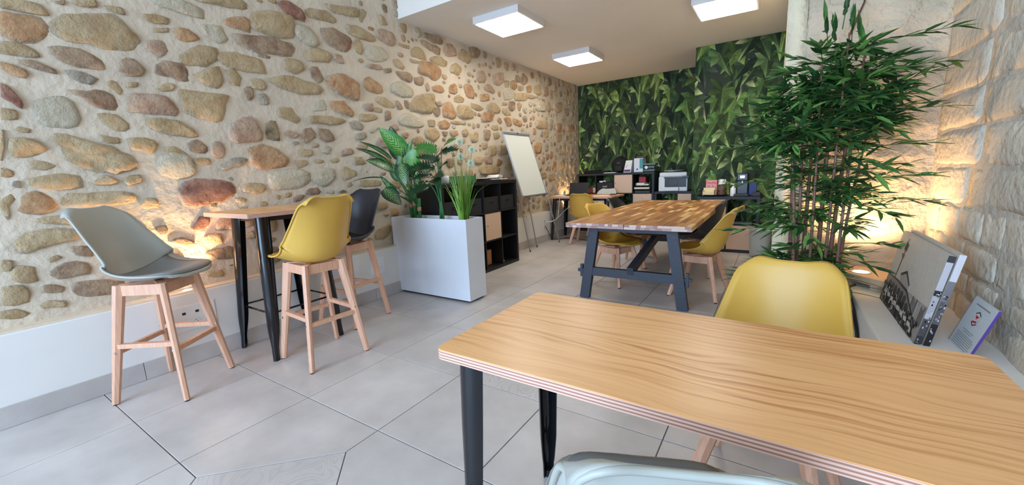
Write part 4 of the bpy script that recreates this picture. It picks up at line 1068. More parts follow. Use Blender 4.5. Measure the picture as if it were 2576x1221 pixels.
# monstera
t = thing('potted_plant', 'dark split-leaf plant in the middle of the white planter', 'plant', (-2.75, 2.95, pot_z)); base = Vector((-2.75, 2.95, pot_z))
Mo = [((-2.80,2.98,1.44),(-3.04,2.93,1.50),.16,1),((-2.72,2.98,1.46),(-2.50,2.93,1.53),.13,1),((-2.76,2.95,1.40),(-2.44,2.88,1.43),.13,0),((-2.72,2.93,1.35),(-2.95,2.86,1.39),.11,0),((-2.78,2.92,1.28),(-3.04,2.82,1.28),.17,0),
((-2.70,2.92,1.28),(-2.55,2.86,1.32),.10,0),((-2.77,2.90,1.21),(-2.58,2.82,1.20),.12,0),((-2.77,2.88,1.18),(-2.61,2.80,1.12),.12,0),((-2.83,2.90,1.12),(-3.04,2.80,1.03),.17,0),((-2.82,2.92,1.22),(-2.98,2.80,1.18),.12,0)]
for i, (a, c, w_, k) in enumerate(Mo):
    a, c = Vector(a)-base, Vector(c)-base
    leaf_mb(a, c, w_*1.25, (.1, -.62, .75), lobes=True, sag=.08, fold=.1).build('leaf', leafm2 if k else leafm, t, smooth=True)
    b = MB(); s0 = Vector((.012*((i % 5)-2), .01*(i % 3-1), -.005)); b.tube(c_bez(s0, Vector((a.x*.15, a.y*.3, a.z*.75)), a), .006, 6, .0035); b.build('leaf_stalk', stemg, t, smooth=True)
# grass with flower balls
t = thing('potted_plant', 'tall thin grass plant with round pale flower heads in the white planter', 'plant', (-2.475, 2.95, pot_z))
gm = [mat('grass_green', srgb(104, 158, 52), .5, var=.15), mat('grass_pale', srgb(138, 178, 76), .5, var=.15), mat('grass_olive', srgb(112, 124, 52), .5, var=.15)]
r_ = random.Random(4)
for i in range(110):
    a = r_.uniform(0, 2*PI); q = r_.uniform(0, .05); x0, y0 = math.cos(a)*q, math.sin(a)*q*.8
    lng = r_.random(); h_ = r_.uniform(.22, .46) if lng < .6 else r_.uniform(.42, .58); lean = r_.uniform(.02, .12)*(1.0 if lng < .9 else 2.0); ha = r_.uniform(.0035, .0055) if h_ < .46 else .003
    dr = .25 if lng > .9 else 0
    P = []
    for k in range(7):
        s_ = k/6; rr_ = q*.4*s_+lean*s_**1.7+dr*.2*s_**3; zz_ = h_*(s_-dr*s_**3); c = Vector((x0+math.cos(a)*rr_, y0+math.sin(a)*rr_*.8, zz_)); w_ = ha*(1-s_**3)+.0006
        P.append([c+Vector((-math.sin(a+.9)*w_, math.cos(a+.9)*w_, 0)), c+Vector((0, 0, .001)), c-Vector((-math.sin(a+.9)*w_, math.cos(a+.9)*w_, 0))])
    b = MB(); b.grid(P); b.build('blade', gm[0 if lng < .45 else 1 if lng < .75 else 2], t)
fl_m = mat('flower_pale_green', srgb(216, 224, 200), .7); flc = mat('flower_core', srgb(120, 160, 90), .7)
def flower():
    b = MB()
    for i in range(90):
        z = 1-2*(i+.5)/90; q = math.sqrt(1-z*z); a = i*2.39996; d = Vector((q*math.cos(a), q*math.sin(a), z)); p = d*.031; s_ = d.orthogonal().normalized()
        u = d.cross(s_); b.add([d*.010, p+s_*.004, p+u*.004, p-s_*.004, p-u*.004, d*.035], [(0,1,2),(0,2,3),(0,3,4),(0,4,1),(5,2,1),(5,3,2),(5,4,3),(5,1,4)])
    c = MB(); c.lathe([(.004, -.016), (.013, -.008), (.016, 0), (.013, .008), (.004, .016)], seg=10); return b.mesh('flower_head', fl_m), c.mesh('flower_core', flc, True)
fm, fcm = flower()
for x, z in ((-2.578,1.457),(-2.445,1.503),(-2.354,1.431),(-2.477,1.376),(-2.386,1.31)):
    p = Vector((x+2.475, r_.uniform(-.04, .04), z-pot_z)); b = MB(); b.tube(c_bez((p.x*.2, 0, 0), (p.x*.55, p.y*.5, p.z*.6), p), .002, 5); s_ = b.build('flower_stalk', gm[2], t, smooth=True)
    f = inst('flower_head', fm, t, p); inst('flower_core', fcm, f)
for i in range(16):
    a = r_.uniform(-.13, .13); b = MB(); h_ = r_.uniform(.48, .72); b.tube(c_bez((a*.2, 0, 0), (a*.5, 0, h_*.6), (a, r_.uniform(-.05, .05), h_), 6), .0016, 4, .0008); b.build('thin_stalk', gm[2], t, smooth=True)
# ================================================================ BAMBOO
t = thing('bamboo_plant', 'tall artificial bamboo in a square white pot before the lit stone pier', 'plant', (.205, 2.68, 0))
b = MB()
for x0, x1, y0, y1 in ((-.15, .15, -.15, -.138), (-.15, .15, .138, .15), (-.15, -.138, -.138, .138), (.138, .15, -.138, .138)): b.box(x0, x1, y0, y1, 0, .47)
b.box(-.138, .138, -.138, .138, 0, .02); b.build('pot', plw, t)
b = MB(); b.box(-.137, .137, -.137, .137, .41, .43); b.build('soil', mat('dry_soil', srgb(70, 54, 42), .95, var=.3, scale=30, bump=.6), t)
cane_m = mat('bamboo_cane', srgb(126, 88, 72), .5, var=.18, scale=14); lv = [mat('bamboo_leaf', srgb(62, 104, 44), .6, var=.25, scale=5), mat('bamboo_leaf_light', srgb(96, 138, 62), .6, var=.2, scale=5), mat('bamboo_leaf_dark', srgb(34, 72, 32), .6, var=.2, scale=5)]
twig_m = mat('bamboo_twig', srgb(70, 92, 40), .6)
bs = MB(); bs.add([(0,0,0), (.22,.11,.02), (.55,.10,.02), (1,0,-.03), (.55,-.10,.02), (.22,-.11,.02), (.25,0,-.005), (.6,0,-.008)], [(0,6,1),(6,7,2,1),(7,3,2),(0,5,6),(5,4,7,6),(7,4,3)])
LM = [bs.mesh('leaf', m_) for m_ in lv]
r_ = random.Random(17)
canes = []
for i, (x, y, top, lean) in enumerate([(-.115,.05,1.50,-.04),(-.085,-.02,1.62,-.03),(-.055,.06,1.45,.0),(-.03,-.05,1.68,-.02),(.01,.06,1.55,.0),(.035,-.03,1.80,.01),(.06,.05,1.62,.05),(.085,-.04,1.72,.03),(-.10,-.06,1.30,-.05),(.10,.03,1.5,.09)]):
    P = [(x+lean*s_*s_*1.0, y+.03*math.sin(i)*s_, .42+(top-.42)*s_) for s_ in [k/9 for k in range(10)]]
    rad = .0085 if i % 2 else .0125
    b = MB(); b.tube(P, rad, 8, rad*.5); c = b.build('cane', cane_m, t, smooth=True)
    for k in range(1, 9, 1):
        q = Vector(P[k]); bb = MB(); rr_ = rad*(1-.5*k/9); bb.lathe([(rr_*1.0, q.z-.004), (rr_*1.22, q.z), (rr_*1.0, q.z+.004)], q.x, q.y, 8); bb.build('node', cane_m, c, smooth=True)
    canes.append((P, top))
LEAVES = []; twigs = 0
def spray(p, d, L_, n, ls):
    """a twig with alternate lance leaves ending in a fan"""
    global twigs
    p = Vector(p); d = Vector(d).normalized(); dn = Vector((0, 0, -1)); pts = []
    for k in range(6):
        s_ = k/5; pts.append(p+d*L_*s_+dn*(L_*.16*s_*s_))
    pts = [Vector((min(q.x, .46), min(q.y, .43), q.z)) for q in pts]
    b = MB(); b.tube(pts, .0022, 4, .001); b.build('twig', twig_m, t)
    for k in range(n):
        s_ = .30+.70*(k+1)/n; q = pts[min(4, int(s_*5))].lerp(pts[min(5, int(s_*5)+1)], s_*5-int(s_*5)); ax = (pts[-1]-pts[0]).normalized()
        sd = ax.cross(Vector((0, 0, 1))).normalized()*(1 if k % 2 else -1)
        dr = (ax*r_.uniform(.6, 1.1)+sd*r_.uniform(.15, .9)*(1-(s_ > .95)*.8)+Vector((0, 0, r_.uniform(-.55, .35)))).normalized()
        LEAVES.append((q, dr, r_.uniform(.8, 1.15)*ls, r_.choices((0, 1, 2), (5, 2, 4))[0], Vector((r_.uniform(-.6, .6), r_.uniform(-.6, .6), 1))))
def env(z):      # half-spread of foliage at height z: left, right
    for z0, l, r__ in ((.5, -.33, .18), (.68, -.34, .22), (.80, -.26, .24), (.95, -.36, .34), (1.12, -.38, .38), (1.30, -.46, .43), (1.45, -.42, .46), (1.60, -.30, .42), (1.75, -.24, .36), (1.88, -.10, .20), (2.0, -.03, .05)):
        if z <= z0: return l, r__
    return -.03, .05
for i in range(520):
    P, top = r_.choice(canes); z = r_.choice((r_.uniform(.50, .72), r_.uniform(.85, 1.15), r_.uniform(1.15, 1.75), r_.uniform(1.2, 1.75), r_.uniform(1.3, 1.78)))
    z = min(z, top+.02); k = (z-.42)/(top-.42)*9; k = max(0, min(8, int(k))); p = Vector(P[k]).lerp(Vector(P[k+1]), .5); p.z = z
    a = r_.uniform(0, 2*PI); d = Vector((math.cos(a), math.sin(a)*.8, r_.uniform(-.15, .55))); l, r__ = env(z+.05)
    lim = abs(r__ if d.x > 0 else l); L_ = r_.uniform(.15, 1.0)*lim*.80
    if d.y > 0: L_ = min(L_, .30/max(.2, d.y))
    if p.y+d.normalized().y*L_ > .38: continue
    if p.x+d.normalized().x*L_ > .40: d.x *= .8
    spray(p, d, max(.10, L_), r_.randint(6, 9), r_.uniform(.080, .115))
for x, z in ((-.03, 1.78), (.02, 1.85), (.0, 1.74), (.06, 1.76), (.12, 1.70)):
    spray((x, -.02, z-.02), (r_.uniform(-.3, .3), 0, 1), .16, 8, .095)
for z, L_ in ((1.72, .36), (1.60, .40), (1.40, .42), (1.25, .36), (1.10, .40), (1.0, .34), (.78, .28)):
    spray((.10, -.05, z), (1, r_.uniform(-.5, .1), .18), L_, 10, .10)
for z, L_ in ((.95, .30), (.85, .34), (.62, .28), (.58, .30), (1.30, .40), (1.10, .36)): spray((-.10, -.06, z), (-1, r_.uniform(-.4, .3), .1), L_, 11, .10)
for z, a in ((.56, .2), (.60, -.5), (.53, -.2)): spray((.10, -.05, z), (1, a, .05), .22, 9, .085)
camloc = Vector((0, 0, 1.2153))-Vector((.205, 2.68, 0))
LEAVES.sort(key=lambda q: (q[0]-camloc).length/q[2])
rest_b = [MB(), MB(), MB()]
for i, (q, dr, L_, k, up) in enumerate(LEAVES):
    if q.y+dr.y*L_ > .44 or q.x+dr.x*L_ > .475: continue
    if q.x > .08 and q.z < .66 and q.z+dr.z*L_ < .68 and q.y > -.25 and q.x+dr.x*L_ > .14: continue
    x = dr; y = up.cross(x).normalized(); z = x.cross(y); R = Matrix((x, y, z)).transposed()
    if i < 300:
        o = bpy.data.objects.new('leaf', LM[k]); COL.objects.link(o); o.parent = t
        mm = R.to_4x4() @ Matrix.Scale(L_, 4); mm.translation = q; o.matrix_local = mm
    else:
        rest_b[k].add([q+R@(Vector(v)*L_) for v in bs.v], bs.f)
vs = []; fs = []; mi = []
for k in range(3):
    o_ = len(vs); vs += rest_b[k].v; fs += [tuple(i+o_ for i in f) for f in rest_b[k].f]; mi += [k]*len(rest_b[k].f)
me = bpy.data.meshes.new('foliage'); me.from_pydata(vs, [], fs)
for m_ in lv: me.materials.append(m_)
me.polygons.foreach_set('material_index', mi); me.update(); o = inst('foliage', me, t); o['kind'] = 'stuff'
# ================================================================ UPLIGHTS 
bulb = mat('spot_glass', (1, .80, .55, 1), .4, emit=12)
def uplight(label, x, y, z, r=.036, par=None):
    t = thing('recessed_spotlight', label, 'spotlight', (x, y, z), 0, 'recessed spotlights lighting the stone')
    b = MB(); b.lathe([(r*.80, .0), (r*.82, .003), (r, .003), (r*1.04, .0)], seg=24); b.build('bezel', white, t, smooth=True)
    b = MB(); b.lathe([(r*.1, .0038), (r*.8, .0038), (r*.8, .001), (r*.1, .001)][::-1], seg=24); b.build('lens', bulb, t)
uplight('small recessed spotlight on the left plinth behind the grey stool', -3.362, 1.02, .505, .030)
uplight('glowing round spotlight on the cut shelf before the stone pier', .435, 2.95, .566, .045)
uplight('recessed spotlight on the plinth in the far left corner', -3.36, 7.05, .505, .030)
uplight('recessed spotlight on the low white block right of the coffee cupboard', .07, 6.42, .461, .035)
spot('uplight_left', (-3.345, 1.02, .53), (-3.372, 1.02, 2.0), 62, math.radians(112))
spot('uplight_pier', (.435, 2.95, .59), (.445, 3.05, 2.0), 42, math.radians(125))
spot('uplight_corner', (-3.34, 7.05, .53), (-3.34, 7.25, 2.2), 32, math.radians(110))
spot('uplight_mural', (.05, 6.42, .49), (.02, 6.50, 2.0), 26, math.radians(110))
# shelf slab with cut corner that holds the pier spotlight
sl = mat('warm_board', srgb(206, 176, 148), .7, var=.06, scale=9)
t = thing('ledge_board', 'pale cut-corner board on the right plinth holding the spotlight', 'board', (.46, 2.98, .50))
pt = [(-.085, .16), (-.095, -.04), (-.03, -.14), (.07, -.24), (.25, -.24), (.25, .16)]; n = len(pt)
b = MB(); b.add([(x, y, .028) for x, y in pt]+[(x, y, .065) for x, y in pt], [tuple(range(n)), tuple(range(2*n-1, n-1, -1))]+[(i, n+i, n+(i+1) % n, (i+1) % n) for i in range(n)]); b.build('board', sl, t)
b = MB(); b.box(.0, .22, -.16, .14, .0, .028); b.build('riser', sl, t)
# ================================================================ CANVASES AND CERTIFICATE
cv_side = mat('canvas_side', srgb(206, 198, 184), .8, bump=.1, bscale=200)
pr_m = attr_mat('print_ink', .6, .05, 40)
def canvas(label, xb, xt, y0, y1, zb, ht, pic):
    """stretched canvas leaning on the wall; s runs from the far end (y1) to the near end (y0)"""
    t = thing('canvas_print', label, 'picture', (xb, (y0+y1)/2, zb), 0, None)
    yl, yr = (y1-y0)/2, -(y1-y0)/2; up = Vector((xt-xb, 0, ht)); n = Vector((-ht, 0, xt-xb)).normalized(); th = .019
    A = Vector((0, yl, 0)); B = Vector((0, yr, 0))
    b = MB();     vs = [A, B, B+up, A+up, A-n*th, B-n*th, B-n*th+up, A-n*th+up]
    b.add(vs, [(0,1,2,3)[::-1], (7,6,5,4)[::-1], (0,4,5,1), (1,5,6,2), (2,6,7,3), (3,7,4,0)]); b.build('canvas', cv_side, t)
    g = lambda s_, q, e=.0006: A+(B-A)*s_+up*(1-q)+n*e
    p = MB(); e = [.0006]
    def poly(pts, c, lift=None):
        e[0] += .00002; c = srgb(*(c if isinstance(c, tuple) else (c, c-4, c-8)))
        p.add([g(min(1, max(0, s_)), min(1, max(0, q)), e[0]) for s_, q in pts], [tuple(range(len(pts)))], c)
    r_ = random.Random(3)
    poly([(0,0),(1,0),(1,1),(0,1)], (186, 180, 168))
    if pic:
        poly([(.5,.62),(1,.58),(1,1),(.4,1)], 150)                                   # houses on the skyline
        for k in range(14): s_ = .62+.028*k; poly([(s_,.60+.02*(k%3)),(s_+.024,.60+.02*(k%3)),(s_+.024,.82),(s_,.82)], r_.choice((120, 160, 175, 100)))
        poly([(.195,.06),(.215,.06),(.222,.30),(.20,.66),(.185,.66),(.198,.30)], 66); poly([(.17,.10),(.25,.12),(.25,.17),(.24,.23),(.17,.21),(.18,.16)], 62); poly([(.16,.26),(.24,.27),(.225,.33),(.18,.31)], 78)
        poly([(0,.60),(.12,.62),(.30,.60),(.55,.60),(.90,.86),(.90,1),(0,1)], 128); poly([(0,.60),(.3,.585),(.55,.60),(.90,.85),(.90,.87),(.55,.635),(.3,.61),(0,.62)], 60)
        poly([(.30,.50),(.42,.42),(.55,.53),(.55,.60),(.33,.58)], 150); poly([(.30,.49),(.42,.41),(.56,.53),(.56,.56),(.42,.45),(.31,.52)], 58)
        for k in range(9): s_ = .10+.085*k; dy = max(0, s_-.5)*.62; poly([(s_,.68+dy),(s_+.035,.65+dy),(s_+.07,.68+dy),(s_+.07,.83+dy*.8),(s_,.83+dy*.8)], 72)
        poly([(0,.80),(.25,.83),(.5,.86),(.9,.97),(.9,1),(0,1)], 70)
        for k in range(170):
            s_ = r_.uniform(0, .93); q = r_.uniform(.72+.12*s_, 1); w_ = r_.uniform(.008, .03); h_ = r_.uniform(.02, .07); poly([(s_,q-h_),(s_+w_,q-h_*.7),(s_+w_*1.2,q),(s_-w_*.3,q)], r_.choice((40, 52, 70, 110, 196, 176, 36)))
        for k in range(8): s_ = .08+.1*k; poly([(s_,.80+.08*s_),(s_+.07,.78+.1*s_),(s_+.09,.83+.1*s_),(s_+.02,.85+.08*s_)], 200)
    p.build('printed_picture', pr_m, t)
    # wrapped print on the near side
    q = MB(); nn = Vector((0, -1, 0))*.0006; S0, S1 = B, B+up
    bands = [(0, .10, 64), (.10, .30, 84), (.30, .36, 190), (.36, .56, 176), (.56, .62, 48), (.62, .93, 186), (.93, 1, 60)] if pic else [(0, .25, 40), (.25, .5, 92), (.5, .72, 120), (.72, 1, 204)]
    for a, c, v in bands:
        P1, P2 = S0.lerp(S1, a), S0.lerp(S1, c); q.add([P1+nn, P1-n*th+nn, P2-n*th+nn, P2+nn], [(0,1,2,3)], srgb(v, v-6, v-4))
    for k in range(26): a = r_.uniform(0, .6); f = r_.uniform(.1, .8); P1, P2 = S0.lerp(S1, a), S0.lerp(S1, a+.02); q.add([P1-n*th*f+nn*1.5, P1-n*th*(f+.2)+nn*1.5, P2-n*th*(f+.2)+nn*1.5, P2-n*th*f+nn*1.5], [(0,1,2,3)], srgb(*[r_.choice((50, 90, 170, 200))]*3))
    q.build('wrapped_edge', pr_m, t)
canvas('front black and white canvas of a market hall leaning on the right wall', .478, .538, 2.045, 2.672, .501, .350, True)
canvas('second canvas, standing behind the market hall canvas', .502, .563, 2.040, 2.668, .501, .356, False)
t = thing('certificate', 'white certificate with a small emblem leaning on the near right wall', 'certificate', (.60, 2.065, .501))
A = Vector((0, .095, 0)); B = Vector((0, -.095, 0)); up = Vector((.055, 0, .182)); n = Vector((-.182, 0, .055)).normalized()
b = MB(); b.add([A, B, B+up, A+up, A-n*.008, B-n*.008, B-n*.008+up, A-n*.008+up], [(3,2,1,0), (4,5,6,7), (0,4,5,1), (1,5,6,2), (2,6,7,3), (3,7,4,0)]); b.build('panel', mat('acrylic_panel', srgb(206, 212, 214), .3), t)
b = MB(); e = Vector((0, -.0008, 0)); b.add([B+e, B-n*.008+e, B-n*.008+up+e, B+up+e], [(0,1,2,3)]); b.build('purple_edge', mat('purple_edge', srgb(88, 60, 140), .4), t)
p = MB()
def cp_(s_, q): return A+(B-A)*s_+up*(1-q)+n*.0007
def bar_(s0, s1, q0, q1, c): p.add([cp_(s0, q0), cp_(s1, q0), cp_(s1, q1), cp_(s0, q1)], [(3,2,1,0)], srgb(*c))
bar_(.0, .015, 0, 1, (120, 110, 104)); bar_(.20, .80, .10, .125, (136, 140, 144))
for q, s0, s1 in ((.62, .25, .75), (.66, .33, .68), (.72, .12, .85), (.755, .12, .9), (.79, .15, .88), (.83, .12, .90), (.87, .12, .86), (.91, .14, .9), (.95, .12, .8)): bar_(s0, s1, q, q+.014, (150, 153, 156))
hx = [(.50, .20), (.62, .26), (.62, .44), (.50, .50), (.38, .44), (.38, .26)]
p.add([cp_(*h_)+n*.0002 for h_ in hx], [tuple(range(6))], srgb(210, 206, 210)); 
for a, c, k in ((0, 1, 0), (5, 0, 0), (2, 3, 0), (3, 4, 0)):
    P1, P2 = cp_(*hx[a])+n*.0004, cp_(*hx[c])+n*.0004; o_ = (cp_(.5, .35)-P1)*.16; o2 = (cp_(.5, .35)-P2)*.16; p.add([P1, P2, P2+o2, P1+o_], [(0,1,2,3)], srgb(40, 42, 46))
p.add([cp_(.42, .29)+n*.0005, cp_(.58, .29)+n*.0005, cp_(.50, .36)+n*.0005], [(0,1,2)], srgb(196, 44, 48)); p.add([cp_(.42, .41)+n*.0005, cp_(.58, .38)+n*.0005, cp_(.58, .42)+n*.0005, cp_(.42, .45)+n*.0005], [(0,1,2,3)], srgb(190, 44, 60))
p.build('printed_text', pr_m, t)
# ================================================================ SOCKETS AND CABLES
sock = mat('socket_white', srgb(232, 230, 226), .35); dark = mat('socket_dark', srgb(40, 40, 44), .5)
def sockets(label, y, z, n_):
    W_ = .071*n_+.03; t = thing('wall_socket', label, 'socket', (XP, y, z), PI/2, 'socket panels on the left plinth')
    b = MB(); b.box(-W_/2, W_/2, -.006, 0, -.085, .085, .002); b.build('plate', sock, t)
    for k in range(n_):
        x = -W_/2+.015+.071*(k+.5); b = MB(); P = [(x+.022*math.cos(a*PI/10), -.0065, -.035+.022*math.sin(a*PI/10)) for a in range(20)]; b.tube(P, .0016, 5, closed=True)
        o = b.build('outlet', sock, t, smooth=True)
        for dx, dz in ((-.009, 0), (.009, 0), (0, .012)): b = MB(); b.bar((x+dx, -.0058, -.035+dz), (x+dx, -.0068, -.035+dz), .005, .005, seg=8); b.build('pin_hole', dark, o)
    for k in range(max(1, n_-1)):
        x = -W_/2+.06+.075*k; b = MB(); b.box(x-.010, x+.010, -.0075, -.005, .028, .044); b.build('data_port', dark, t)
sockets('white four-outlet socket panel on the plinth behind the grey stool', 1.02, .325, 3)
sockets('white socket panel on the plinth behind the black stool', 2.56, .345, 2)
sockets('white socket panel on the far plinth below the laptop desk', 6.08, .315, 1)
def cable(name, label, pts, r, m_, cat='cable'):
    P = crom(pts, len(pts)*6); b = MB(); b.tube(P, r, 6); tag(b.build(name, m_, smooth=True), label, cat)
wc_ = mat('cable_white', srgb(225, 225, 222), .4)
cable('power_cable', 'thick white cable from the far socket up to the laptop desk', [(-3.305,6.10,.345), (-3.25,6.15,.33), (-3.20,6.30,.36), (-3.12,6.5,.50), (-3.02,6.62,.60), (-2.95,6.85,.66), (-2.93,6.885,.74), (-2.92,6.86,.772), (-2.90,6.70,.772)], .006, wc_)
cable('power_cable', 'thin white cable hanging off the left front of the laptop desk', [(-3.0,6.35,.768), (-3.05,6.20,.770), (-3.06,6.185,.755), (-3.08,6.18,.60), (-3.10,6.17,.42), (-3.18,6.15,.36), (-3.30,6.10,.33)], .004, wc_)
cable('power_cable', 'black cable trailing over the floor under the laptop desk', [(-3.305,6.08,.27), (-3.27,6.10,.20), (-3.22,6.2,.03), (-3.1,6.45,.006), (-2.9,6.5,.006), (-2.6,6.35,.006), (-2.2,6.40,.006), (-1.9,6.5,.006)], .005, blacks)
cable('power_cable', 'black cable looping beside the legs of the laptop desk', [(-2.95,6.84,.70), (-2.94,6.83,.45), (-2.98,6.75,.20), (-3.05,6.6,.02), (-3.12,6.45,.016)], .004, blacks)
cable('power_cable', 'dark cable hanging over the edge of the right plinth', [(.40,2.84,.515), (.372,2.80,.513), (.36,2.72,.49), (.362,2.50,.44), (.362,2.36,.36), (.35,2.32,.22), (.34,2.30,.08)], .008, blacks)
# ================================================================ THINGS ON AND IN THE CORNER SHELVING (sh2: x from -3.275, front y 7.395)
TZ2 = 1.107+.018
TZ2 = H2+.001
paperm = mat('paper', srgb(232, 232, 228), .7); 
b = MB(); b.box(-.24, .24, -.10, .10, 0, .045, .02); b.box(-.22, .05, -.085, .085, .045, .062, .008); tag(b.build('flat_case', mat('black_fabric', srgb(16, 16, 18), .8, bump=.2), loc=(-2.92, 7.55, TZ2)), 'flat black fabric case lying on the corner shelving', 'case')
b = MB(); b.box(-.12, .12, -.09, .09, 0, .006); b.box(-.10, .09, -.08, .07, .006, .010); tag(b.build('paper_stack', paperm, loc=(-2.62, 7.48, TZ2)), 'few white sheets lying before the black bag', 'paper')
t = thing('backpack', 'black rounded bag standing on the corner shelving', 'bag', (-2.47, 7.56, TZ2))
b = MB()
P = []
for i in range(13):
    a = PI*i/12; z = .14-.14*math.cos(a); row = []
    for j in range(17):
        q = 2*PI*j/16; r0 = math.sin(a)**.6; row.append((.165*r0*math.cos(q)*(1.06-.3*max(0, (z-.15)/.15)**2), .10*r0*math.sin(q), z+.02*noise.noise(Vector((math.cos(q)*2, math.sin(q)*2, z*8)))))
    P.append(row)
b.grid(P); b.build('body', MATS['black_fabric'], t, smooth=True)
b = MB(); b.box(-.07, .07, -.125, -.07, .03, .13, .012); b.build('pocket', mat('dark_fabric', srgb(34, 30, 32), .8), t)
b = MB(); b.tube(c_bez((-.04, 0, .26), (0, -.02, .34), (.05, 0, .265)), .008, 6); b.build('handle', MATS['black_fabric'], t, smooth=True)
b = MB(); b.box(-.03, .03, -.115, -.095, .17, .182); b.build('badge', mat('dull_metal', srgb(120, 116, 112), .4, metal=.6), t)
t = thing('magazine_file', 'white slanted document box with a purple label', 'box', (-2.30, 7.55, TZ2), 0)
b = MB(); v = [(-.075,-.11,0),(.06,-.11,0),(.06,.11,0),(-.075,.11,0),(-.03,-.10,.215),(.085,-.10,.215),(.085,.11,.215),(-.03,.11,.215)]; b.add(v, [(3,2,1,0),(4,5,6,7),(0,1,5,4),(1,2,6,5),(2,3,7,6),(3,0,4,7)]); b.build('box', paperm, t)
b = MB(); b.add([(-.068,-.1112,.012),(.05,-.1112,.012),(.056,-.1092,.05),(-.06,-.1092,.05)], [(0,1,2,3)]); b.build('purple_label', mat('purple_label', srgb(104, 36, 110), .5), t)
b = MB(); b.add([(-.04,-.1068,.085),(.0,-.1040,.135),(.006,-.1040,.135),(-.03,-.1068,.085)], [(0,1,2,3)]); b.build('pen_stroke', dark, t)
t = thing('product_box', 'white and teal cardboard box beside the slanted document box', 'box', (-2.10, 7.55, TZ2))
b = MB(); b.box(-.085, .075, -.10, .10, 0, .245); b.build('box', mat('box_white', srgb(214, 222, 230), .6), t)
b = MB(); b.box(.015, .0755, -.1008, -.09, .06, .235); b.build('teal_panel', mat('teal', srgb(70, 150, 150), .5), t)
b = MB(); b.bar((-.025, -.0995, .05), (-.025, -.1012, .05), .030, .036, seg=12); b.build('blue_dot', mat('blue_ink', srgb(30, 90, 160), .5), t)
b = MB(); b.box(-.06, .10, -.03, .09, .246, .285, .004); tag(b.build('brown_box', mat('brown_card', srgb(84, 62, 48), .7), loc=(-2.10, 7.56, TZ2)), 'small dark brown box lying on the white and teal box', 'box')
plas = mat('clear_plastic', srgb(150, 165, 170), .2); plas.node_tree.nodes['Principled BSDF'].inputs['Transmission Weight'].default_value = .6
t = thing('storage_tub', 'stack of clear plastic trays at the right end of the corner shelving', 'tray', (-1.92, 7.55, TZ2))
for k, (w_, z) in enumerate(((.10, 0), (.095, .055), (.115, .108))):
    b = MB(); b.box(-w_, w_, -.09, .09, z, z+.008); b.box(-w_, -w_+.004, -.09, .09, z, z+.045); b.box(w_-.004, w_, -.09, .09, z, z+.045); b.box(-w_, w_, -.09, -.086, z, z+.040); b.build('tray', plas, t)
b = MB(); b.lathe([(.001, 0), (.024, .002), (.028, .01), (.001, .012)], seg=14); o = b.build('white_cap', paperm, t); o.location = (-.045, -.095, .075); o.rotation_euler = (PI/2, 0, 0)
def incell(cell, ox, oy, c, r, dx, dy): a, z = cell(c, r); return (ox+a+dx, oy+dy, z)
# row 2 (top) of the corner shelving
b = MB(); b.box(-.08, .08, -.06, .06, 0, .09, .004); tag(b.build('red_box', mat('dull_red', srgb(126, 50, 36), .6), loc=incell(cell2, -3.275, 7.395, 0, 2, .20, .14)), 'small red box in the left top cell of the corner shelving', 'box')
b = MB(); b.lathe([(.001, 0), (.034, 0), (.038, .01), (.038, .10), (.034, .10), (.032, .01), (.001, .01)], seg=16); t = tag(b.build('mug', mat('mug_white', srgb(210, 210, 212), .3), loc=incell(cell2, -3.275, 7.395, 0, 2, .285, .10), smooth=True), 'white patterned mug in the left top cell of the corner shelving', 'mug')
b = MB(); b.tube([(.036, 0, .08), (.06, 0, .075), (.06, 0, .03), (.036, 0, .025)], .005, 6); b.build('handle', MATS['mug_white'], t, smooth=True)
def crate(label, loc, rz, w_=.30, h_=.20, metal=True):
    t = thing('storage_box', label, 'box', loc, rz, 'black storage boxes in cube shelving'); b = MB()
    b.box(-w_/2, w_/2, 0, .006, 0, h_); b.box(-w_/2, w_/2, .30, .306, 0, h_); b.box(-w_/2, -w_/2+.006, .006, .30, 0, h_); b.box(w_/2-.006, w_/2, .006, .30, 0, h_); b.box(-w_/2+.006, w_/2-.006, .006, .30, 0, .006); b.build('box', mat('box_black', srgb(32, 33, 36), .65), t)
    b = MB(); P = [(.035*math.copysign(1, math.cos(a*PI/8))*1+.012*math.cos(a*PI/8), -.002, h_*.62+.012*math.sin(a*PI/8)) for a in range(16)]
    b.tube(P, .003, 5, closed=True); b.build('handle_ring', steel if metal else blacks, t, smooth=True)
    b = MB(); b.box(-.036, .036, -.0008, .0002, h_*.62-.010, h_*.62+.010); b.build('handle_slot', mat('slot_black', srgb(8, 8, 8), .9) if not metal else alu, t)
crate('black box with a metal grip in the corner shelving, white gloves on it', incell(cell2, -3.275, 7.395, 1, 2, .168, .01), 0, .31, .20)
b = MB()
for k in range(5): a = k*.5-.9; b.tube(c_bez((0, 0, .01), (.03*math.cos(a), .02, .04), (.075*math.cos(a*.6), .03*math.sin(a), .015)), .011, 6, .008)
b.box(-.05, .02, -.03, .03, 0, .03, .01); tag(b.build('work_glove', paperm, loc=incell(cell2, -3.275, 7.395, 1, 2, .10, .06)), 'white glove lying on the black box in the corner shelving', 'glove'); bpy.data.objects['work_glove'].location.z += .20
b = MB(); b.box(-.06, .06, -.07, .07, 0, .10, .003); tag(b.build('red_packet', mat('red_packet', srgb(180, 40, 60), .5), loc=incell(cell2, -3.275, 7.395, 3, 2, .13, .20)), 'red packet standing at the back of the top right cell', 'packet'); bpy.data.objects['red_packet'].location.z += .185
t = thing('letter_tray', 'clear letter trays full of papers in the top right cell', 'tray', incell(cell2, -3.275, 7.395, 3, 2, .165, .17))
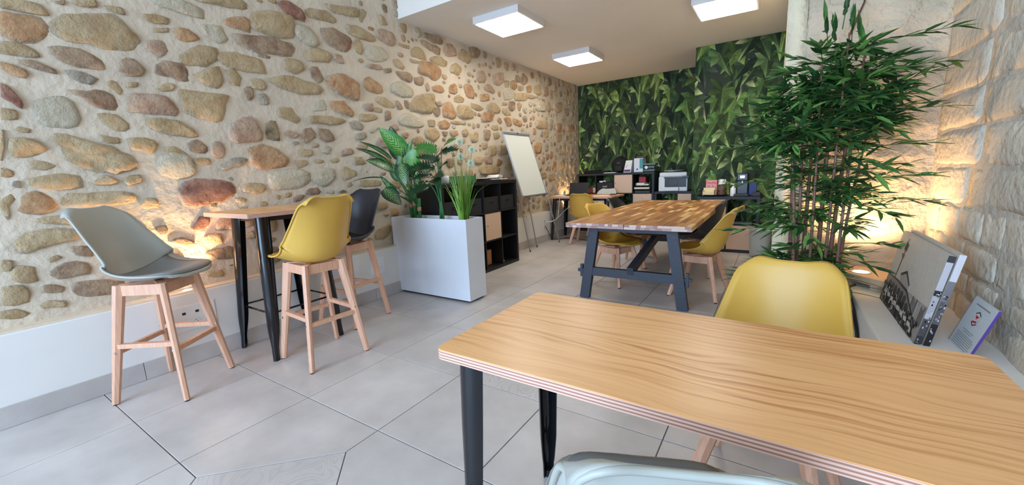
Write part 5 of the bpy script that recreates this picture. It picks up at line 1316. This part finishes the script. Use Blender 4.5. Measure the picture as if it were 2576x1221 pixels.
for z in (0, .065, .13): b = MB(); b.box(-.13, .13, -.14, .14, z, z+.004); b.box(-.13, -.126, -.14, .14, z, z+.05); b.box(.126, .13, -.14, .14, z, z+.05); b.build('tray', plas, t)
for z, w_, h_, c in ((.134, .07, .045, (222, 222, 218)), (.069, .11, .03, (226, 216, 186)), (.004, .10, .035, (60, 62, 66)), (.134, .035, .02, (230, 230, 228))):
    b = MB(); x = -.04 if w_ > .05 else .07; b.box(x-w_, x+w_ if w_ < .1 else .12, -.145, .10, z, z+h_, .003); b.build('paper_bundle', mat('bundle_%d' % c[0], srgb(*c), .7), t)
# printer on the low shelving
prw = mat('printer_white', srgb(216, 222, 222), .4); prd = mat('printer_dark', srgb(34, 35, 38), .35)
t = thing('printer', 'white office printer with a black front on the low shelving', 'printer', (-1.485, 7.60, H3+.001))
b = MB(); b.box(-.255, .22, -.19, .19, 0, .255, .018); b.box(-.245, .205, -.185, .185, .25, .325, .022); b.build('body', prw, t)
b = MB(); b.box(-.15, .20, -.196, -.18, .075, .245, .006); b.build('front_panel', prd, t)
b = MB(); b.box(-.16, .225, -.215, -.17, .225, .252, .006); b.box(.14, .245, -.225, -.12, .236, .262, .006); b.build('control_panel', mat('panel_grey', srgb(70, 76, 88), .35), t)
b = MB(); b.box(-.09, .07, -.200, -.19, .10, .19, .004); b.build('paper_door', mat('door_grey', srgb(50, 50, 52), .4), t)
b = MB(); b.box(-.15, .09, -.245, -.17, .008, .075, .012); b.build('paper_tray', prw, t)
b = MB(); b.box(-.01, .19, -.16, .10, .325, .335, .003); b.build('scanner_tray', prd, t)
t = tag(MB().lathe([(.001, 0), (.10, .0), (.16, .018), (.165, .020), (.15, .022), (.09, .008), (.001, .006)], seg=28, sy2=.75).build('plate', mat('plate_white', srgb(220, 220, 214), .3), smooth=True, loc=(-1.52, 7.58, H3+.338)), 'flat white dish lying on top of the printer', 'dish')
b = MB(); b.box(-.032, .032, -.010, 0, -.055, .055, .003); o = b.build('plate', sock); o.name = 'wall_switch'; o.location = (-1.115, YB-.006, 1.16); tag(o, 'white switch plate on the mural above the printer', 'switch')
b = MB(); b.box(-.02, .02, -.014, -.009, -.035, .035, .001); b.build('rocker', sock, o)
# coffee corner (sh4: x from -.925, front y 6.155, top H4)
ZT = H4+.001
t = thing('serving_tray', 'black oval tray with packets on the coffee cupboard', 'tray', (-.735, 6.28, ZT))
b = MB(); b.lathe([(.001, .004), (.15, .004), (.18, .012), (.185, .018), (.175, .020), (.145, .010), (.001, .009)], seg=32, sy2=.62); b.build('tray', blacks, t, smooth=True)
b = MB(); b.tube([(.17*math.cos(a), .115*math.sin(a), .02+.012*max(0, math.cos(2*a))) for a in [k*PI/16 for k in range(32)]], .004, 6, closed=True); b.build('rim', blacks, t, smooth=True)
t = thing('wooden_box', 'small open pine box of sachets on the black tray', 'box', (-.785, 6.24, ZT+.010))
b = MB(); b.box(-.072, .072, -.045, .045, 0, .006); b.box(-.072, .072, -.045, -.039, .006, .050); b.box(-.072, .072, .039, .045, .006, .105); b.box(-.072, -.066, -.039, .039, .006, .075); b.box(.066, .072, -.039, .039, .006, .075); b.build('box', mat('pale_pine', srgb(222, 200, 150), .6), t)
r_ = random.Random(8)
for k in range(7): b = MB(); b.box(-.02, .02, -.028, .028, 0, .004); o = b.build('sachet', paperm, t); o.location = (-.045+.015*k, r_.uniform(-.003, .003), .03+.004*k); o.rotation_euler = (r_.uniform(.0, .15), r_.uniform(-.15, .15), r_.uniform(-.1, .1))
t = thing('pink_box', 'pink box with lettering standing behind the pine box', 'box', (-.765, 6.345, ZT+.012))
b = MB(); b.box(-.070, .070, -.02, .02, 0, .205, .002); b.build('box', mat('pink_card', srgb(222, 150, 138), .6), t)
cu = bpy.data.curves.new('lettering', 'FONT'); cu.body = 'Daddy'; cu.size = .052; cu.align_x = 'CENTER'; cu.offset = .0008; cu.extrude = .0002
tmp = bpy.data.objects.new('tmp', cu); COL.objects.link(tmp); dg = bpy.context.evaluated_depsgraph_get(); lm = bpy.data.meshes.new_from_object(tmp.evaluated_get(dg)); bpy.data.objects.remove(tmp); o = bpy.data.objects.new('lettering', lm); COL.objects.link(o); o.parent = t; o.location = (0, -.0206, .155); o.rotation_euler = (PI/2, 0, 0); lm.materials.clear(); lm.materials.append(mat('pink_ink', srgb(196, 30, 96), .5))
for k in range(9): b = MB(); x = -.055+.0135*k; h_ = .02+.012*((k*7) % 4); b.box(x-.004, x+.004, -.0208, -.0196, .085, .085+h_); b.build('printed_figure', mat('mauve_ink', srgb(150, 90, 120), .6), t)
t = thing('coffee_bag', 'crumpled brown and silver coffee bag on the black tray', 'bag', (-.630, 6.29, ZT+.012)); P = []
for i in range(15):
    s_ = i/14; row = []
    for j in range(17):
        q = 2*PI*j/16; rx = .056*(1-.25*s_**4); ry = .038*(1-.75*s_**3); nn_ = noise.noise(Vector((math.cos(q)*2.2, math.sin(q)*2.2, s_*7)))*.014
        row.append(((rx+nn_)*math.cos(q), (ry+nn_)*math.sin(q), .215*s_+.006*math.sin(q*3)*s_))
    P.append(row)
b = MB(); b.grid(P[:10]); b.build('pouch', mat('coffee_brown', srgb(92, 64, 42), .35, metal=.3, var=.4, scale=28, bump=.6), t, smooth=True)
b = MB(); b.grid(P[9:]); b.build('foil_top', mat('foil', srgb(190, 186, 180), .25, metal=.9, var=.3, scale=30, bump=.8), t, smooth=True)
t = thing('soap_dispenser', 'white pump bottle standing left of the coffee machine', 'bottle', (-.487, 6.25, ZT))
b = MB(); b.lathe([(.001, 0), (.031, .0), (.034, .006), (.034, .095), (.030, .110), (.014, .118), (.012, .122), (.001, .122)], seg=20); b.build('bottle', mat('bottle_white', srgb(232, 232, 230), .35), t, smooth=True)
b = MB(); b.lathe([(.013, .120), (.015, .122), (.015, .136), (.006, .140), (.005, .160), (.001, .160)], seg=14); b.box(-.036, .014, -.007, .007, .158, .168, .002); b.build('pump', MATS['bottle_white'], t)
t = thing('coffee_machine', 'black capsule coffee machine with a chrome badge', 'coffee machine', (-.385, 6.32, ZT))
b = MB(); b.box(-.07, .07, -.01, .13, 0, .30, .012); b.box(-.068, .068, -.075, 0, .20, .305, .014); b.build('body', mat('machine_black', srgb(18, 18, 20), .3), t)
b = MB(); b.box(-.09, .085, -.135, 0, .0, .028, .008); b.box(-.080, .075, -.125, -.01, .028, .033); b.build('drip_tray', blacks, t)
b = MB(); b.box(-.030, .030, -.0785, -.074, .235, .275, .004); b.build('badge', steel, t)
b = MB(); b.bar((0, -.04, .20), (0, -.04, .175), .022, .022, seg=8); b.build('spout', steel, t)
b = MB(); b.box(-.045, .045, -.05, .05, 0, .17, .004); tag(b.build('blue_box', mat('deep_blue', srgb(30, 48, 110), .5), loc=(-.265, 6.40, ZT)), 'dark blue carton behind the coffee machine', 'box')
b = MB(); b.box(-.045, .045, -.04, .04, 0, .05, .004); tag(b.build('capsule_box', mat('dark_box', srgb(40, 34, 34), .5), loc=(-.215, 6.28, ZT)), 'small dark box at the right end of the coffee cupboard', 'box')
b = MB(); b.box(-.13, .13, -.15, .13, 0, .016, .004); b.box(-.135, -.125, -.15, .13, 0, .022); b.box(.125, .135, -.15, .13, 0, .022); tag(b.build('glass_tray', plas, loc=(-.38, 6.33, cell4(1, 1)[1]+.001)), 'clear tray in the open cell of the coffee cupboard', 'tray')
# ================================================================ BLACK SHELVING BEHIND THE PLANTER (sh1)
X1 = -2.925
for c in (0, 1, 2, 3):
    a, z = cell1(c, 2); crate(['black storage box in the first cell behind the dark plant', 'black storage box seen between the grass blades', 'black storage box with a slot handle, left of the shelf end', 'black storage box with a slot handle in the end cell of the planter shelving'][c], (X1-.02, 4.61-1.464+a+.168, z), PI/2, .30, .18, False)
a, z = cell1(2, 0); b = MB(); b.box(-.14, .02, -.12, .12, 0, .19, .002); tag(b.build('cardboard_box', mat('cardboard', srgb(186, 128, 92), .8, var=.05), loc=(X1-.17, 4.61-1.464+a+.17, z)), 'brown open cardboard box on the lowest shelf', 'box')
t = thing('desk_fan', 'white oval hat-shaped object on the lowest right shelf', 'ornament', (X1-.13, 4.61-1.464+cell1(3, 0)[0]+.10, cell1(3, 0)[1])); t.name = 'white_ornament'
b = MB(); b.lathe([(.001, 0), (.055, .001), (.062, .006), (.052, .012), (.001, .014)], seg=20); b.build('brim', paperm, t, smooth=True)
b = MB(); b.lathe([(.050, .010), (.052, .05), (.045, .11), (.028, .16), (.006, .185)], seg=20, sx=.6); b.build('crown', paperm, t, smooth=True)
ZS = H1+.001
t = thing('notebook_stack', 'notebooks and loose papers at the right end on the planter shelving', 'notebooks', (-3.10, 4.22, ZS))
b = MB(); b.box(-.13, .13, -.26, .10, 0, .014, .003); b.build('folder', blacks, t)
b = MB(); b.box(-.11, .12, -.08, .28, .014, .020); b.build('paper_sheet', paperm, t)
b = MB(); b.box(-.12, .10, -.25, .12, .020, .034, .003); b.build('folder', blacks, t)
b = MB(); b.box(-.12, .10, -.25, .12, .034, .038); b.build('paper_sheet', paperm, t)
P = [[(x, .10+.12*s_, .040+.030*math.sin(PI*s_)) for x in (-.10, 0, .08)] for s_ in [k/8 for k in range(9)]]
b = MB(); b.thick(P, .001); b.build('curled_sheet', paperm, t, smooth=True)
gg = mat('green_glass', srgb(120, 190, 160), .08); gg.node_tree.nodes['Principled BSDF'].inputs['Transmission Weight'].default_value = .8
b = MB(); b.box(-.06, .06, -.20, .20, 0, .006)
for x0, x1, y0, y1 in ((-.06, .06, -.20, -.194), (-.06, .06, .194, .20), (-.06, -.054, -.194, .194), (.054, .06, -.194, .194)): b.box(x0, x1, y0, y1, .006, .075)
tag(b.build('glass_tray', gg, loc=(-3.12, 3.72, ZS)), 'green glass trough on the planter shelving behind the grass', 'tray')
b = MB(); b.lathe([(.001, 0), (.034, 0), (.040, .01), (.042, .09), (.038, .09), (.036, .012), (.001, .012)], seg=18); tag(b.build('cup', MATS['mug_white'], loc=(-3.10, 3.42, ZS), smooth=True), 'white cup on the planter shelving beside the green glass', 'cup')
# ================================================================ ON AND AROUND THE LAPTOP DESK
ZD = .761
t = thing('laptop', 'open black laptop seen from behind on the corner desk', 'laptop', (-2.87, 6.52, ZD), math.radians(180+3))
lb = mat('laptop_black', srgb(26, 23, 24), .5)
b = MB(); b.box(-.17, .17, -.24, .0, 0, .014, .003); b.build('keyboard_base', lb, t)
b = MB(); s0 = Vector((-.175, .004, .012)); q0 = Vector((.175, .004, .012)); up = Vector((0, .06, .205)); quad_slab(b, s0, q0, q0+up, s0+up, -.007); lid = b.build('screen_lid', lb, t)
b = MB(); b.bar((.135, .070, .178), (.150, .072, .188), .004, .004); b.build('badge', steel, lid)
t.rotation_euler.z = math.radians(3)
for i, (x, y, w_, d_, a, lab) in enumerate(((-3.19, 6.50, .12, .09, .2, 'open notebook at the left end of the corner desk'), (-2.98, 6.36, .10, .13, -.3, 'white sheets left of the laptop'), (-2.42, 6.42, .13, .10, .5, 'white sheets right of the laptop'))):
    b = MB(); b.box(-w_, w_, -d_, d_, 0, .004); b.box(-w_+.01, w_-.01, -d_+.01, d_-.005, .004, .007); o = tag(b.build('paper_sheet', paperm, loc=(x, y, ZD)), lab, 'paper'); o.rotation_euler.z = a
b = MB(); b.box(-.09, .09, -.06, .06, 0, .012, .003); o = tag(b.build('notebook', blacks, loc=(-3.10, 6.62, ZD)), 'black notebook by the open notebook on the corner desk', 'notebook'); o.rotation_euler.z = .6
b = MB(); b.box(-.05, .05, -.03, .03, 0, .014, .005); o = tag(b.build('pen_case', mat('navy_cloth', srgb(30, 40, 70), .7), loc=(-2.30, 6.68, ZD)), 'small dark blue case at the right end of the corner desk', 'case')
b = MB(); b.lathe([(.001, 0), (.022, 0), (.026, .004), (.026, .05), (.001, .052)], seg=14); tag(b.build('small_jar', paperm, loc=(-3.0, 6.74, ZD), smooth=True), 'small white jar standing behind the laptop', 'jar')
t = thing('shopping_bag', 'white checked plastic bag on the floor behind the long table', 'bag', (-1.95, 6.2, 0)); P = []
for i in range(12):
    s_ = i/11; row = []
    for j in range(17):
        q = 2*PI*j/16; nn_ = noise.noise(Vector((math.cos(q)*2, math.sin(q)*2, s_*5)))*.03; row.append(((.13*(1-.3*s_)+nn_)*math.cos(q), (.09*(1-.5*s_)+nn_)*math.sin(q), .42*s_))
    P.append(row)
bagm, n_, b_ = nt('checked_bag'); ch = n_.nodes.new('ShaderNodeTexChecker'); ch.inputs['Scale'].default_value = 40; ch.inputs['Color1'].default_value = srgb(228, 232, 236); ch.inputs['Color2'].default_value = srgb(176, 190, 210); tc_ = n_.nodes.new('ShaderNodeTexCoord'); n_.links.new(tc_.outputs['Object'], ch.inputs[0]); n_.links.new(ch.outputs[0], b_.inputs['Base Color'])
b = MB(); b.grid(P); b.build('bag_body', bagm, t, smooth=True)
b = MB(); b.tube(c_bez((-.06, 0, .40), (0, 0, .56), (.06, 0, .40)), .006, 6); b.build('handle', paperm, t, smooth=True)
t = thing('storage_bin', 'blue rounded container on the floor near the corner shelving', 'bin', (-1.90, 7.05, 0))
b = MB(); b.lathe([(.001, 0), (.12, 0), (.15, .02), (.165, .40), (.15, .46), (.09, .50), (.001, .51)], seg=24); b.build('body', mat('bright_blue', srgb(28, 70, 180), .4), t, smooth=True)
b = MB(); b.lathe([(.168, .385), (.175, .39), (.175, .405), (.166, .41)], seg=24); b.build('lid_rim', MATS['bright_blue'], t, smooth=True)
